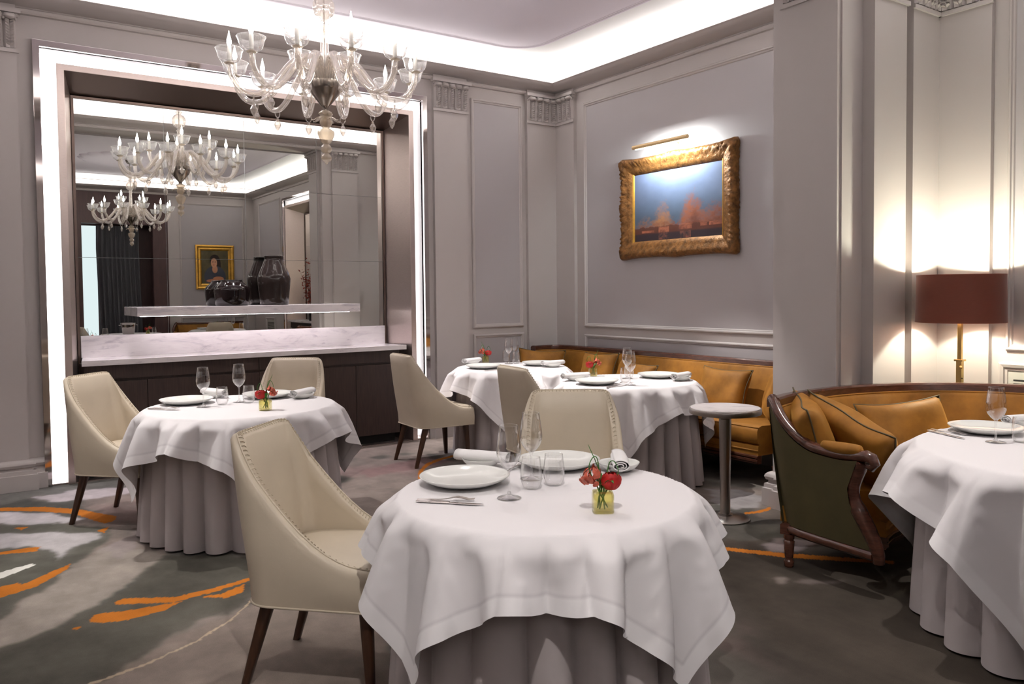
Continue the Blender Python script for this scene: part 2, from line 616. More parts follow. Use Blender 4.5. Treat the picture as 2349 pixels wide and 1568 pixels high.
def carpet():
    xs = np.concatenate([np.arange(XL-0.1, 0.0, 0.2), np.arange(0.0, 5.0, 0.0105), np.arange(5.0, 5.7, 0.15)])
    ys = np.concatenate([np.arange(YB-0.1, 2.1, 0.2), np.arange(2.1, 7.3, 0.0105), np.arange(7.3, 7.6, 0.1)])
    X, Y = np.meshgrid(xs, ys)
    nx, ny = len(xs), len(ys)
    # ragged edges: look the patches up with a disturbed position
    wx = X+(fbm(X*9, Y*9, 3)-0.5)*0.10+(fbm(X*60, Y*60, 2)-0.5)*0.022
    wy = Y+(fbm(X*9+50, Y*9, 3)-0.5)*0.10+(fbm(X*60, Y*60+40, 2)-0.5)*0.022
    fx_, fy_ = X+(fbm(X*40, Y*40, 2)-0.5)*0.014, Y+(fbm(X*40+9, Y*40, 2)-0.5)*0.014
    base = np.array(srgb(150, 138, 131))
    C = np.ones((ny, nx, 3))*base
    n1 = fbm(X*0.9+3, Y*0.9, 4)[..., None]
    n2 = fbm(X*2.3+31, Y*2.3+7, 4)[..., None]
    def mixin(mask, col, a=1.0):
        nonlocal C
        mk = np.asarray(mask, float)
        if mk.ndim == 2:
            mk = mk[..., None]
        C = C*(1-mk*a)+np.array(srgb(*col))*mk*a
    st = lambda v, lo, hi: np.clip((v-lo)/(hi-lo), 0, 1)
    mixin(st(n1, 0.48, 0.62), (116, 113, 107), 0.75)
    mixin(st(n2, 0.58, 0.72), (160, 138, 134), 0.7)
    mixin(st(fbm(X*1.7+70, Y*1.7+20, 4), 0.60, 0.66), (86, 88, 84), 0.8)
    G = lambda pts: [tuple(at(px, py)[:2]) for px, py in pts]
    soft = lambda pts: inpoly(wx, wy, G(pts))
    hard = lambda pts: inpoly(fx_, fy_, G(pts))
    tint = lambda c: c
    # shadow over the right-hand side, painted into the carpet colour
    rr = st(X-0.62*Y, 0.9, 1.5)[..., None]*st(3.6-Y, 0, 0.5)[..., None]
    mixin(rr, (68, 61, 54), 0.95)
    # broad patches
    mixin(soft([(-300, 1128), (0, 1128), (180, 1108), (420, 1085), (420, 1098), (300, 1116), (90, 1136), (0, 1160), (-300, 1170)]), (116, 114, 110))
    mixin(soft([(80, 1140), (170, 1124), (310, 1116), (450, 1112), (450, 1130), (300, 1132), (190, 1146), (120, 1150)]), (205, 196, 198))
    mixin(soft([(-250, 1205), (0, 1205), (150, 1200), (260, 1212), (250, 1232), (215, 1260), (150, 1320), (100, 1352), (0, 1412), (-250, 1500)]), (106, 104, 96))
    mixin(soft([(-200, 1176), (0, 1176), (110, 1176), (190, 1190), (150, 1200), (60, 1202), (-200, 1204)]), (218, 212, 214))
    mixin(soft([(-200, 1226), (0, 1226), (60, 1222), (120, 1220), (212, 1224), (214, 1238), (160, 1256), (130, 1290), (125, 1262), (60, 1252), (0, 1258), (-200, 1270)]), (206, 201, 202))
    mixin(soft([(-300, 1560), (0, 1488), (60, 1466), (160, 1425), (250, 1372), (320, 1320), (372, 1276), (330, 1258), (240, 1255), (190, 1285), (130, 1330), (60, 1380), (0, 1415), (-300, 1500)]), (172, 162, 153))
    mixin(soft([(372, 1276), (480, 1270), (620, 1280), (600, 1350), (540, 1400), (450, 1425), (330, 1500), (200, 1575), (-100, 1700), (-400, 1700), (-200, 1560), (0, 1488), (150, 1432), (260, 1372), (330, 1320)]), (99, 96, 88))
    mixin(soft([(190, 1580), (330, 1500), (450, 1440), (560, 1395), (700, 1330), (900, 1400), (900, 1700), (150, 1700)]), (150, 137, 128))
    mixin(soft([(230, 1262), (300, 1225), (318, 1200), (318, 1260), (280, 1280)]), (170, 158, 158), 0.6)
    mixin(soft([(1020, 1035), (1080, 1010), (1090, 1025), (1050, 1045), (1010, 1056)]), (176, 172, 172))
    mixin(soft([(830, 1080), (960, 1050), (1040, 1056), (960, 1075), (840, 1095)]), (150, 122, 120), 0.8)
    mixin(soft([(1600, 1195), (1720, 1180), (1800, 1200), (1800, 1235), (1660, 1240), (1610, 1225)]), (84, 80, 76))
    mixin(soft([(1626, 1120), (1700, 1124), (1755, 1142), (1750, 1160), (1690, 1170), (1640, 1150)]), (176, 170, 170))
    mixin(soft([(1740, 1246), (1800, 1232), (1880, 1244), (1830, 1264), (1770, 1262)]), (150, 138, 138))
    mixin(soft([(1775, 1330), (1810, 1324), (1815, 1340), (1790, 1342)]), (140, 128, 122))
    mixin(soft([(1830, 1332), (1930, 1326), (1900, 1338), (1845, 1338)]), (128, 116, 112), 0.8)
    # orange brush strokes
    def blur(A_, r):
        for ax in (0, 1):
            c_ = np.cumsum(np.concatenate([np.repeat(np.take(A_, [0], ax), r+1, ax), A_, np.repeat(np.take(A_, [-1], ax), r, ax)], ax), ax)
            n_ = A_.shape[ax]
            A_ = (np.take(c_, range(2*r+1, 2*r+1+n_), ax)-np.take(c_, range(0, n_), ax))/(2*r+1)
        return A_
    C = 0.75*blur(C, 1)+0.25*blur(C, 5)
    wash = 0.80+0.42*fbm(X*5+3*fbm(X*2, Y*2, 2), Y*5, 5)+0.30*(fbm(X*16, Y*9+5, 4)-0.5)
    C = C*(0.86*wash)[..., None]
    OR = (196, 118, 44)
    for pts in ([(-150, 1164), (0, 1164), (100, 1162), (180, 1167), (268, 1184), (262, 1194), (240, 1200), (205, 1190), (170, 1178), (90, 1172), (0, 1171), (-150, 1172)],
                [(222, 1216), (250, 1207), (240, 1222)], [(-60, 1272), (0, 1266), (60, 1256), (92, 1254), (84, 1264), (0, 1271)],
                [(-80, 1380), (0, 1345), (42, 1336), (50, 1341), (120, 1310), (166, 1291), (150, 1308), (80, 1346), (0, 1370), (-80, 1402)],
                [(30, 1210), (66, 1208), (50, 1215)], [(262, 1381), (284, 1372), (400, 1369), (500, 1345), (600, 1316), (600, 1322), (500, 1354), (400, 1381), (265, 1386)],
                [(464, 1367), (505, 1362), (562, 1338), (555, 1358), (520, 1370), (470, 1370)],
                [(201, 1426), (220, 1408), (300, 1398), (416, 1379), (380, 1398), (300, 1420), (240, 1428)], [(160, 1443), (186, 1433), (180, 1442)],
                [(1560, 1242), (1612, 1249), (1800, 1268), (2050, 1286), (2050, 1293), (1800, 1278), (1612, 1255), (1560, 1248)],
                [(1708, 1175), (1740, 1170), (1768, 1162), (1768, 1168), (1740, 1176), (1710, 1179)],
                [(958, 1098), (960, 1080), (975, 1064), (1000, 1053), (1040, 1043), (1040, 1047), (1003, 1058), (982, 1068), (968, 1082), (965, 1098)]):
        mixin(hard(pts), OR)
    mixin(hard([(-40, 1327), (0, 1312), (75, 1291), (82, 1295), (0, 1327), (-40, 1340)]), (232, 230, 222))
    mixin(hard([(190, 1572), (330, 1522), (450, 1468), (530, 1418), (582, 1370), (582, 1373), (532, 1421), (452, 1471), (332, 1526), (196, 1574)]), (196, 176, 150), 0.8)
    v = np.stack([X.ravel(), Y.ravel(), np.zeros(X.size)], 1)
    i, j = np.meshgrid(np.arange(ny-1), np.arange(nx-1), indexing='ij')
    a = (i*nx+j).ravel()
    F = np.stack([a, a+1, a+nx+1, a+nx], 1)
    me = bpy.data.meshes.new('floor')
    me.vertices.add(len(v))
    me.vertices.foreach_set('co', v.ravel())
    me.loops.add(F.size)
    me.loops.foreach_set('vertex_index', F.ravel().astype(np.int32))
    me.polygons.add(len(F))
    me.polygons.foreach_set('loop_start', np.arange(0, F.size, 4, dtype=np.int32))
    me.update(calc_edges=True)
    me.validate()
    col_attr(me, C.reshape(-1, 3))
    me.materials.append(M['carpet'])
    o = bpy.data.objects.new('floor', me)
    COL.objects.link(o)
    struct(o)
carpet()

def skin(path, z0, z1):
    mb = MB()
    return mb.grid([[(x, y, z0) for x, y in path], [(x, y, z1) for x, y in path]])

# right-hand wall with alcove, pier and corner pilasters (the room lies to the left of each path)
ALC = [(XW, YB), (XW, -1.35)]
ALC2 = [(XW, 1.85), (XW, 2.51), (5.45, 2.51), (5.45, 2.84), (5.13, 2.84), (5.13, PIERY0), (5.05, PIERY0), (5.05, 2.84), (4.69, 2.84), (4.69, PIERY0), (PIERX, PIERY0)]
PIER = [(PIERX, PIERY0), (PIERX, 2.93), (4.44, 2.93), (4.44, 3.32), (PIERX, 3.32), (PIERX, PIERY1)]
PIC = [(PIERX, PIERY1), (4.62, PIERY1), (4.62, 3.46), (5.02, 3.46), (5.02, PIERY1), (XW, PIERY1), (XW, 6.70), (5.45, 6.70), (5.45, 7.01), (5.07, 7.01), (5.07, YW)]
MIR1 = [(5.07, YW), (4.32, YW), (4.32, 7.01), (3.936, 7.01), (3.936, YW), (3.84, YW)]
MIR2 = [(0.55, YW), (0.433, YW), (0.433, 7.01), (0.03, 7.01), (0.03, YW), (XL, YW)]
LEFT = [(XL, YW), (XL, YB)]
BACK1 = [(XL, YB), (1.98, YB)]
BACK2 = [(3.72, YB), (XW, YB)]
struct(skin(ALC+[(XW, -1.34)], 0, ZTOP).build('wall_alcove', 'paint'))
struct(skin(ALC2, 0, ZTOP).build('wall_lamp_corner', 'paint'))
struct(skin(PIER, 0, ZTOP).build('wall_pier', 'paint'))
struct(skin(PIC, 0, ZTOP).build('wall_picture', 'paint'))
wm = skin(MIR1, 0, ZTOP)
wm.grid([[(3.84, YW, 3.34), (0.55, YW, 3.34)], [(3.84, YW, ZTOP), (0.55, YW, ZTOP)]])
wm.v += []
o = skin(MIR2, 0, ZTOP)
wm.add(o.v, o.f)
struct(wm.build('wall_mirror', 'paint'))
wa = MB().grid([[(XW, -1.34, 3.34), (XW, 1.85, 3.34)], [(XW, -1.34, ZTOP), (XW, 1.85, ZTOP)]])
struct(wa.build('wall_alcove_head', 'paint'))
struct(skin(LEFT, 0, ZTOP).build('wall_left', 'paint'))
wb = skin(BACK1, 0, ZTOP)
o = skin(BACK2, 0, ZTOP)
wb.add(o.v, o.f)
wb.grid([[(1.98, YB, 3.56), (3.72, YB, 3.56)], [(1.98, YB, ZTOP), (3.72, YB, ZTOP)]])
struct(wb.build('wall_back', 'paint'))

# beam between the two bays, resting on the pier
struct(MB().box(XL, XW, PIERY0+0.006, PIERY1-0.006, 3.557, ZTOP).build('wall_beam', 'paint'))

# ceilings: a white band lit from the cornice and a raised field with a rounded bead
def bay_ceiling(x0, x1, y0, y1, ix0, ix1, iy0, iy1, rad, tagname):
    def rrect(d, z, k=6):
        pts = []
        for cx_, cy_, a0 in ((x1-ix1-rad, y1-iy1-rad, 0), (x0+ix0+rad, y1-iy1-rad, 90), (x0+ix0+rad, y0+iy0+rad, 180), (x1-ix1-rad, y0+iy0+rad, 270)):
            for q in range(k+1):
                a = math.radians(a0+90*q/k)
                pts.append((cx_+(rad+d)*math.cos(a), cy_+(rad+d)*math.sin(a), z))
        return pts
    outer = []
    for p in rrect(0, ZC):
        # push the rounded rectangle out to the walls
        outer.append((p[0], p[1], ZC))
    k = 6
    big = []
    for cx_, cy_, a0 in ((x1, y1, 0), (x0, y1, 90), (x0, y0, 180), (x1, y0, 270)):
        big += [(cx_, cy_, ZC)]*(k+1)
    n = len(outer)
    mb = MB()
    mb.add(big+outer, [(q, (q+1) % n, n+(q+1) % n, n+q) for q in range(n)])
    struct(mb.build('ceiling_band_'+tagname, 'cove'))
    mb = MB()
    rings = [rrect(0.0, ZC), rrect(0.0, ZC-0.004), rrect(-0.015, ZC-0.007), rrect(-0.03, ZC-0.004), rrect(-0.036, ZC+0.0), rrect(-0.05, ZC-0.003), rrect(-0.06, ZC)]
    mb.loft(rings, True, False)
    mb.add(rings[-1], [tuple(range(n))])
    struct(mb.build('ceiling_'+tagname, 'ceiling'))
bay_ceiling(XL, XW, PIERY1, YW, 0.7, 0.70, 0.46, 0.46, 0.35, 'front_bay')
bay_ceiling(XL, XW, YB, PIERY0, 0.7, 0.70, 0.46, 0.46, 0.35, 'rear_bay')

# cornices with the light trough
CORN = [(0.0, 3.535), (0.022, 3.540), (0.030, 3.553), (0.030, 3.572), (0.018, 3.580), (0.026, 3.588), (0.060, 3.592), (0.105, 3.602), (0.145, 3.617), (0.175, 3.632), (0.190, 3.645), (0.200, 3.646), (0.205, 3.652), (0.198, 3.657), (0.186, 3.655), (0.176, 3.635), (0.0, 3.622)]
n_tr = 0
def trim(mb, m, smooth=False, auto=None):
    global n_tr
    n_tr += 1
    return struct(mb.build('trim_%d' % n_tr, m, smooth=smooth, auto=auto))
BAYF = [(XW, PIERY1), (XW, YW), (XL, YW), (XL, PIERY1)]
BAYR = [(XW, YB), (XW, PIERY0), (XL, PIERY0), (XL, YB)]
for path in (BAYF, BAYR):
    trim(MB().sweep(CORN, path, True), 'paint', True, 30)
    # LED strip lying in the trough
    st_ = MB().sweep([(0.06, 3.640), (0.15, 3.650), (0.15, 3.640)], path, True, True)
    tag(st_.build('cove_light_strip', 'strip'), 'white light strip lying behind the cornice of the %s bay' % ('chandelier' if path is BAYF else 'rear'), 'light strip')

# skirting boards, stepping round the pilasters
SKIRT = [(0.0, 0.225), (0.020, 0.222), (0.036, 0.208), (0.040, 0.192), (0.032, 0.172), (0.020, 0.168), (0.022, 0.150), (0.040, 0.146), (0.042, 0.120), (0.050, 0.116), (0.052, 0.0)]
for nm, path in (('mirror', MIR1), ('mirror_end', MIR2), ('picture', PIC[5:]), ('pier', ALC2[1:]+PIER[1:]+PIC[1:6]), ('alcove', ALC), ('back', BACK2), ('back_end', BACK1), ('left', LEFT)):
    struct(MB().sweep(SKIRT, path).build('baseboard_'+nm, 'paint', smooth=True, auto=35))

# wall panels: a fabric field in a raised moulding
MOULD = [(0.0, -0.001), (0.0, 0.016), (0.008, 0.024), (0.018, 0.024), (0.024, 0.014), (0.034, 0.012), (0.040, 0.004), (0.040, -0.001)]
n_pan = 0
def panel(O, U, N, u0, u1, v0, v1, fab=True):
    global n_pan
    mb = MB()
    rect_frame(mb, O, U, (0, 0, 1), N, u0, u1, v0, v1, MOULD)
    trim(mb, 'paint')
    if fab:
        O, U, N = Vector(O), Vector(U), Vector(N)
        pts = [O+U*a+Vector((0, 0, b))+N*0.003 for a, b in ((u0+0.03, v0+0.03), (u1-0.03, v0+0.03), (u1-0.03, v1-0.03), (u0+0.03, v1-0.03))]
        trim(MB().add(pts, [(0, 1, 2, 3)]), 'panel')
MW = dict(O=(0, YW, 0), U=(1, 0, 0), N=(0, -1, 0))
PW = dict(O=(XW, 0, 0), U=(0, 1, 0), N=(-1, 0, 0))
BW = dict(O=(0, YB, 0), U=(1, 0, 0), N=(0, 1, 0))
panel(**MW, u0=4.385, u1=5.02, v0=1.075, v1=3.42)
panel(**MW, u0=4.385, u1=5.02, v0=0.30, v1=1.01)
panel(**PW, u0=3.62, u1=6.57, v0=1.068, v1=3.405)
panel(**PW, u0=3.62, u1=6.57, v0=0.30, v1=0.99)
panel(**PW, u0=1.95, u1=2.42, v0=1.04, v1=3.41)
panel(**PW, u0=-2.9, u1=-1.5, v0=1.04, v1=3.41)
panel(**BW, u0=3.95, u1=5.3, v0=1.05, v1=3.4)
panel(**BW, u0=3.95, u1=5.3, v0=0.3, v1=0.98)
panel(**MW, u0=-1.4, u1=-0.1, v0=1.05, v1=3.4)

# pilaster capitals: abacus, curled leaves, necking
lf = MB()
lf.add([(-0.030, 0, 0), (-0.020, -0.016, 0), (0, -0.008, 0), (0.020, -0.016, 0), (0.030, 0, 0), (-0.030, 0, 0.20), (-0.020, -0.022, 0.205), (0, -0.010, 0.205), (0.020, -0.022, 0.205), (0.030, 0, 0.20)],
       [(0, 1, 6, 5), (1, 2, 7, 6), (2, 3, 8, 7), (3, 4, 9, 8)])
for k in range(9):
    z = 0.015+k*0.02
    for sx in (-1, 1):
        lf.add([(0.002*sx, -0.010, z), (0.022*sx, -0.016, z+0.010), (0.020*sx, -0.027, z+0.019), (0.002*sx, -0.021, z+0.011)], [(0, 1, 2, 3)])
lf.sphere((0, -0.030, 0.210), 0.024, 10, 6, (1.2, 1, 0.75))
lf.tube([(-0.034, -0.010, 0.196), (-0.018, -0.030, 0.226), (0.018, -0.030, 0.226), (0.034, -0.010, 0.196)], 0.009, 6)
leaf0 = lf.build('leaf', 'paint', smooth=True, auto=50)
leaf_used = False
def capital(p0, p1, nrm, leaves=5):
    """p0 -> p1 along the face, nrm outwards"""
    global leaf_used, n_tr
    p0, p1, nrm = Vector((*p0, 0)), Vector((*p1, 0)), Vector((*nrm, 0))
    L = (p1-p0).length
    U = (p1-p0).normalized()
    n_tr += 1
    mb = MB()
    mt = Matrix(((U.x, -nrm.x, 0, p0.x), (U.y, -nrm.y, 0, p0.y), (0, 0, 1, 0), (0, 0, 0, 1)))
    mb.box(-0.014, L+0.014, -0.018, 0, 3.236, 3.262)
    mb.box(-0.008, L+0.008, -0.008, 0, 3.262, 3.268)
    mb.box(-0.012, L+0.012, -0.022, 0.0, 3.495, 3.520)
    mb.box(-0.030, L+0.030, -0.050, 0.0, 3.518, 3.548)
    cap = struct(mb.build('trim_%d' % n_tr, 'paint', mtx=mt))
    for k in range(leaves):
        q = leaf0 if not leaf_used else leaf0.copy()
        if leaf_used:
            COL.objects.link(q)
        leaf_used = True
        q.parent = cap
        c = p0+U*(L*(k+0.5)/leaves)
        fx = L/leaves/0.064
        q.matrix_local = Matrix(((U.x*fx, -nrm.x*1.4, 0, c.x), (U.y*fx, -nrm.y*1.4, 0, c.y), (0, 0, 1.05, 3.268), (0, 0, 0, 1)))
capital((0.03, 7.01), (0.433, 7.01), (0, -1))
capital((3.936, 7.01), (4.32, 7.01), (0, -1))
capital((5.07, 7.01), (5.44, 7.01), (0, -1), 4)
capital((5.45, 7.00), (5.45, 6.70), (-1, 0), 4)
capital((4.44, 3.32), (4.44, 2.93), (-1, 0))
capital((5.02, 3.46), (4.62, 3.46), (0, 1))
capital((4.69, 2.84), (5.05, 2.84), (0, -1))
capital((5.13, 2.84), (5.44, 2.84), (0, -1), 4)
capital((5.45, 2.83), (5.45, 2.51), (-1, 0), 4)

# ventilation grille low in the alcove wall
def grille(y0, y1, z0, z1, label):
    g = thing('wall_vent', label, 'vent')
    mb = MB()
    rect_frame(mb, (XW, 0, 0), (0, 1, 0), (0, 0, 1), (-1, 0, 0), y0, y1, z0, z1, [(0, 0), (0, 0.03), (0.012, 0.036), (0.03, 0.03), (0.036, 0.02), (0.05, 0.018), (0.055, 0.0)])
    mb.build('frame', 'paint', g)
    MB().box(XW-0.012, XW-0.002, y0+0.05, y1-0.05, z0+0.05, z1-0.05).build('plate', 'grille', g)
    ym = (y0+y1)/2
    z = z1-0.11
    n = 0
    while z > z0+0.08 and n < 12:
        pts = []
        hw = (y1-y0)/2-0.085
        for sgn in (1, -1):
            for q in range(5):
                a = sgn*PI/2-PI*q/4*1.0
                pts.append((XW-0.0135, ym+sgn*hw+0.005*math.cos(a-0), z+0.005*math.sin(a)))
        s_ = MB().add([(XW-0.0135, ym-hw, z-0.005), (XW-0.0135, ym+hw, z-0.005), (XW-0.0135, ym+hw+0.004, z), (XW-0.0135, ym+hw, z+0.005), (XW-0.0135, ym-hw, z+0.005), (XW-0.0135, ym-hw-0.004, z)], [(0, 1, 2, 3, 4, 5)])
        s_.build('slot', 'black', g)
        z -= 0.024
        n += 1
grille(1.96, 2.455, 0.45, 0.965, 'painted wall vent with black slots low in the lamp corner')
grille(-2.5, -1.9, 0.45, 0.965, 'painted wall vent with black slots on the rear bay side wall')

# ------------------------------------------------------------------ mirror niche (built in wall coordinates: x along the wall, y into it)
def niche(mtx, x0, x1, label, mlabel, cols=4, rows=3, counter=True):
    """x0, x1: outer edges of the polished frame"""
    t = struct(thing('trim_niche', label, None))
    tm = thing('niche_mirror', mlabel, 'mirror')
    zt = 3.36
    a0, a1, az = x0+0.047, x1-0.047, zt-0.047          # outer edge of the light channel
    b0, b1, bz = x0+0.154, x1-0.154, zt-0.158          # outer edge of the steel frame
    c0, c1, cz = b0+0.052, b1-0.052, bz-0.047          # inner edge of the steel frame
    d0, d1, dz, dy = c0+0.096, c1-0.122, 3.03, 0.355   # mirror
    def ring(o0, o1, oz, i0, i1, iz, y0, y1):
        """portal-shaped ring with thickness y0..y1, open at the floor"""
        mb = MB()
        P = [(o0, 0), (o0, oz), (o1, oz), (o1, 0), (i1, 0), (i1, iz), (i0, iz), (i0, 0)]
        n = 8
        quads = [(0, 1, 6, 7), (1, 2, 5, 6), (2, 3, 4, 5)]
        vs = [(x, y0, z) for x, z in P]+[(x, y1, z) for x, z in P]
        mb.add(vs, quads+[tuple(n+i for i in q[::-1]) for q in quads]+[(k, (k+1) % n, n+(k+1) % n, n+k) for k in range(n)])
        return mb
    ring(x0, x1, zt, a0, a1, az, 0.0, 0.06).build('polished_frame', 'polished', t, mtx=mtx, bevel=0.002)
    # light channel: white sides, glowing back
    mb = MB()
    for (p, q, r) in ((a0, a1, az),):
        mb.add([(p, 0.03, 0), (p, 0.20, 0), (p, 0.20, r), (p, 0.03, r), (q, 0.03, r), (q, 0.20, r), (q, 0.20, 0), (q, 0.03, 0)], [(0, 1, 2, 3), (3, 2, 5, 4), (4, 5, 6, 7)])
    mb.build('channel_side', 'channel_white', t, mtx=mtx)
    ring(a0-0.003, a1+0.003, az+0.003, b0+0.001, b1-0.001, bz-0.001, 0.198, 0.21).build('light_panel', 'channel', t, mtx=mtx)
    MB().box(a0, b0, 0.02, 0.2, 0.0, 0.012).build('channel_sill', 'steel', t, mtx=mtx)
    MB().box(b1, a1, 0.02, 0.2, 0.0, 0.012).build('channel_sill', 'steel', t, mtx=mtx)
    ring(b0, b1, bz, c0, c1, cz, -0.004, 0.20).build('steel_frame', 'steel', t, mtx=mtx, bevel=0.002)
    # splayed jambs and head
    mb = MB()
    mb.add([(c0, 0, 0), (d0-0.02, dy+0.01, 0), (d0-0.02, dy+0.01, dz+0.02), (c0, 0, cz)], [(0, 1, 2, 3)])
    mb.build('jamb', 'steel', t, mtx=mtx)
    mb = MB()
    mb.add([(c1, 0, 0), (d1+0.02, dy+0.01, 0), (d1+0.02, dy+0.01, dz+0.02), (c1, 0, cz)], [(3, 2, 1, 0)])
    mb.build('jamb', 'steel', t, mtx=mtx)
    mb = MB()
    mb.add([(c0, 0, cz), (c1, 0, cz), (d1+0.02, dy+0.01, dz+0.02), (d0-0.02, dy+0.01, dz+0.02)], [(0, 1, 2, 3)])
    mb.build('head', 'bronze', t, mtx=mtx)
    MB().box(d0-0.02, d0, dy-0.012, dy+0.01, 0.0, dz).build('edge_trim', 'bronze', t, mtx=mtx)
    MB().box(d1, d1+0.02, dy-0.012, dy+0.01, 0.0, dz).build('edge_trim', 'bronze', t, mtx=mtx)
    MB().box(d0-0.02, d1+0.02, dy-0.012, dy+0.01, dz, dz+0.02).build('edge_trim', 'bronze', t, mtx=mtx)
    MB().box(d0-0.02, d1+0.02, dy+0.008, dy+0.02, 0.0, dz+0.02).build('backing', 'joint', t, mtx=mtx)
    MB().box(c0, c1, 0.01, dy, 0.0, 0.008).build('threshold', 'steel', t, mtx=mtx)
    zb = 1.12
    cw, rh = (d1-d0)/cols, (dz-zb)/rows
    for i in range(cols):
        for j in range(rows):
            g = 0.0016
            # panes sit a hair out of true with one another, as the photograph's reflections do
            e = 0.0004*((i*7+j*3) % 3-1)
            xa, xb, za, zb2 = d0+i*cw+g, d0+(i+1)*cw-g, zb+j*rh+g, zb+(j+1)*rh-g
            MB().add([(xa, dy+e, za), (xb, dy-e, za), (xb, dy-e, zb2), (xa, dy+e, zb2), (xa, dy+0.008, za), (xb, dy+0.008, za), (xb, dy+0.008, zb2), (xa, dy+0.008, zb2)],
                     [(0, 1, 2, 3), (7, 6, 5, 4), (0, 4, 5, 1), (1, 5, 6, 2), (2, 6, 7, 3), (3, 7, 4, 0)]).build('mirror_pane', 'mirror', tm, mtx=mtx)
    return d0, d1, c0, c1, dy
M['bronze'] = mat('bronze_head', (0.16, 0.12, 0.105), 0.35, 1.0)
N1 = Matrix.Translation((0, 7.005, 0))
d0, d1, c0, c1, dy = niche(N1, 0.531, 3.86, 'floor-to-cornice niche in a brushed steel frame with glowing white border', 'large wall mirror of twelve panes behind the marble shelf and vases')

def sideboard(mtx, xa, xb, n, where):
    t = thing('sideboard', 'dark wenge sideboard with flush doors %s' % where, 'sideboard')
    MB().box(xa, xb, 0.06, 0.34, 0.09, 0.90).build('carcass', 'wood', t, mtx=mtx)
    MB().box(xa+0.03, xb-0.03, 0.10, 0.33, 0.008, 0.09).build('plinth', 'black', t, mtx=mtx)
    wd = (xb-xa)/n
    for k in range(n):
        MB().box(xa+k*wd+0.002, xa+(k+1)*wd-0.002, 0.036, 0.06, 0.095, 0.765).build('door', 'wood', t, mtx=mtx, bevel=0.0015)
    for k in range(2):
        w2 = (xb-xa)/2
        MB().box(xa+k*w2+0.002, xa+(k+1)*w2-0.002, 0.036, 0.06, 0.785, 0.898).build('drawer', 'wood', t, mtx=mtx, bevel=0.0015)
    return t
sideboard(N1, 0.82, 3.535, 6, 'under the mirror niche with the vases')
tp = thing('marble_worktop', 'white marble worktop with tall splashback on the wenge sideboard', 'worktop')
MB().add([(0.795, -0.025, 0.90), (3.585, -0.025, 0.90), (3.53, 0.352, 0.90), (0.845, 0.352, 0.90), (0.795, -0.025, 0.943), (3.585, -0.025, 0.943), (3.53, 0.352, 0.943), (0.845, 0.352, 0.943)],
         [(3, 2, 1, 0), (4, 5, 6, 7), (0, 1, 5, 4), (1, 2, 6, 5), (2, 3, 7, 6), (3, 0, 4, 7)]).build('top', 'marble', tp, mtx=N1, bevel=0.002)
MB().box(d0+0.002, d1-0.002, 0.332, 0.352, 0.943, 1.121).build('splashback', 'marble', tp, mtx=N1, bevel=0.0015)
sh = thing('marble_shelf', 'long floating white marble shelf fixed to the niche mirror', 'shelf')
MB().box(1.213, 3.145, 0.055, 0.3535, 1.275, 1.348).build('slab', 'marble', sh, mtx=N1, bevel=0.002)
MB().box(1.26, 3.10, 0.20, 0.215, 1.2705, 1.2755).build('light_strip', emis('shelf_strip', (1.0, 0.91, 0.94), 22.0), sh, mtx=N1)

def vase(prof, x, y, m, label, z=1.348):
    prof = [(r*1.02, h*1.09) for r, h in prof]
    tag(MB().lathe(prof, 40, (0, 0, 0)).build('vase', m, smooth=True, mtx=Matrix.Translation((x, y, z))), label, 'vase')
vase([(0, 0.0), (0.125, 0.0), (0.135, 0.008), (0.140, 0.05), (0.146, 0.12), (0.142, 0.145), (0.118, 0.168), (0.092, 0.188), (0.086, 0.198), (0.088, 0.205), (0.082, 0.207), (0.078, 0.2), (0.09, 0.17), (0.12, 0.14), (0.11, 0.03), (0, 0.02)],
     2.003, 7.203, 'vase_dark', 'squat dark glazed vase on the marble shelf')
vase([(0, 0.0), (0.112, 0.0), (0.122, 0.008), (0.126, 0.06), (0.138, 0.16), (0.142, 0.215), (0.128, 0.262), (0.100, 0.320), (0.082, 0.365), (0.078, 0.392), (0.082, 0.402), (0.078, 0.406), (0.070, 0.398), (0.075, 0.35), (0.12, 0.24), (0.11, 0.03), (0, 0.02)],
     2.378, 7.203, 'vase_grey', 'tall grey-brown glazed vase with narrow neck on the marble shelf')

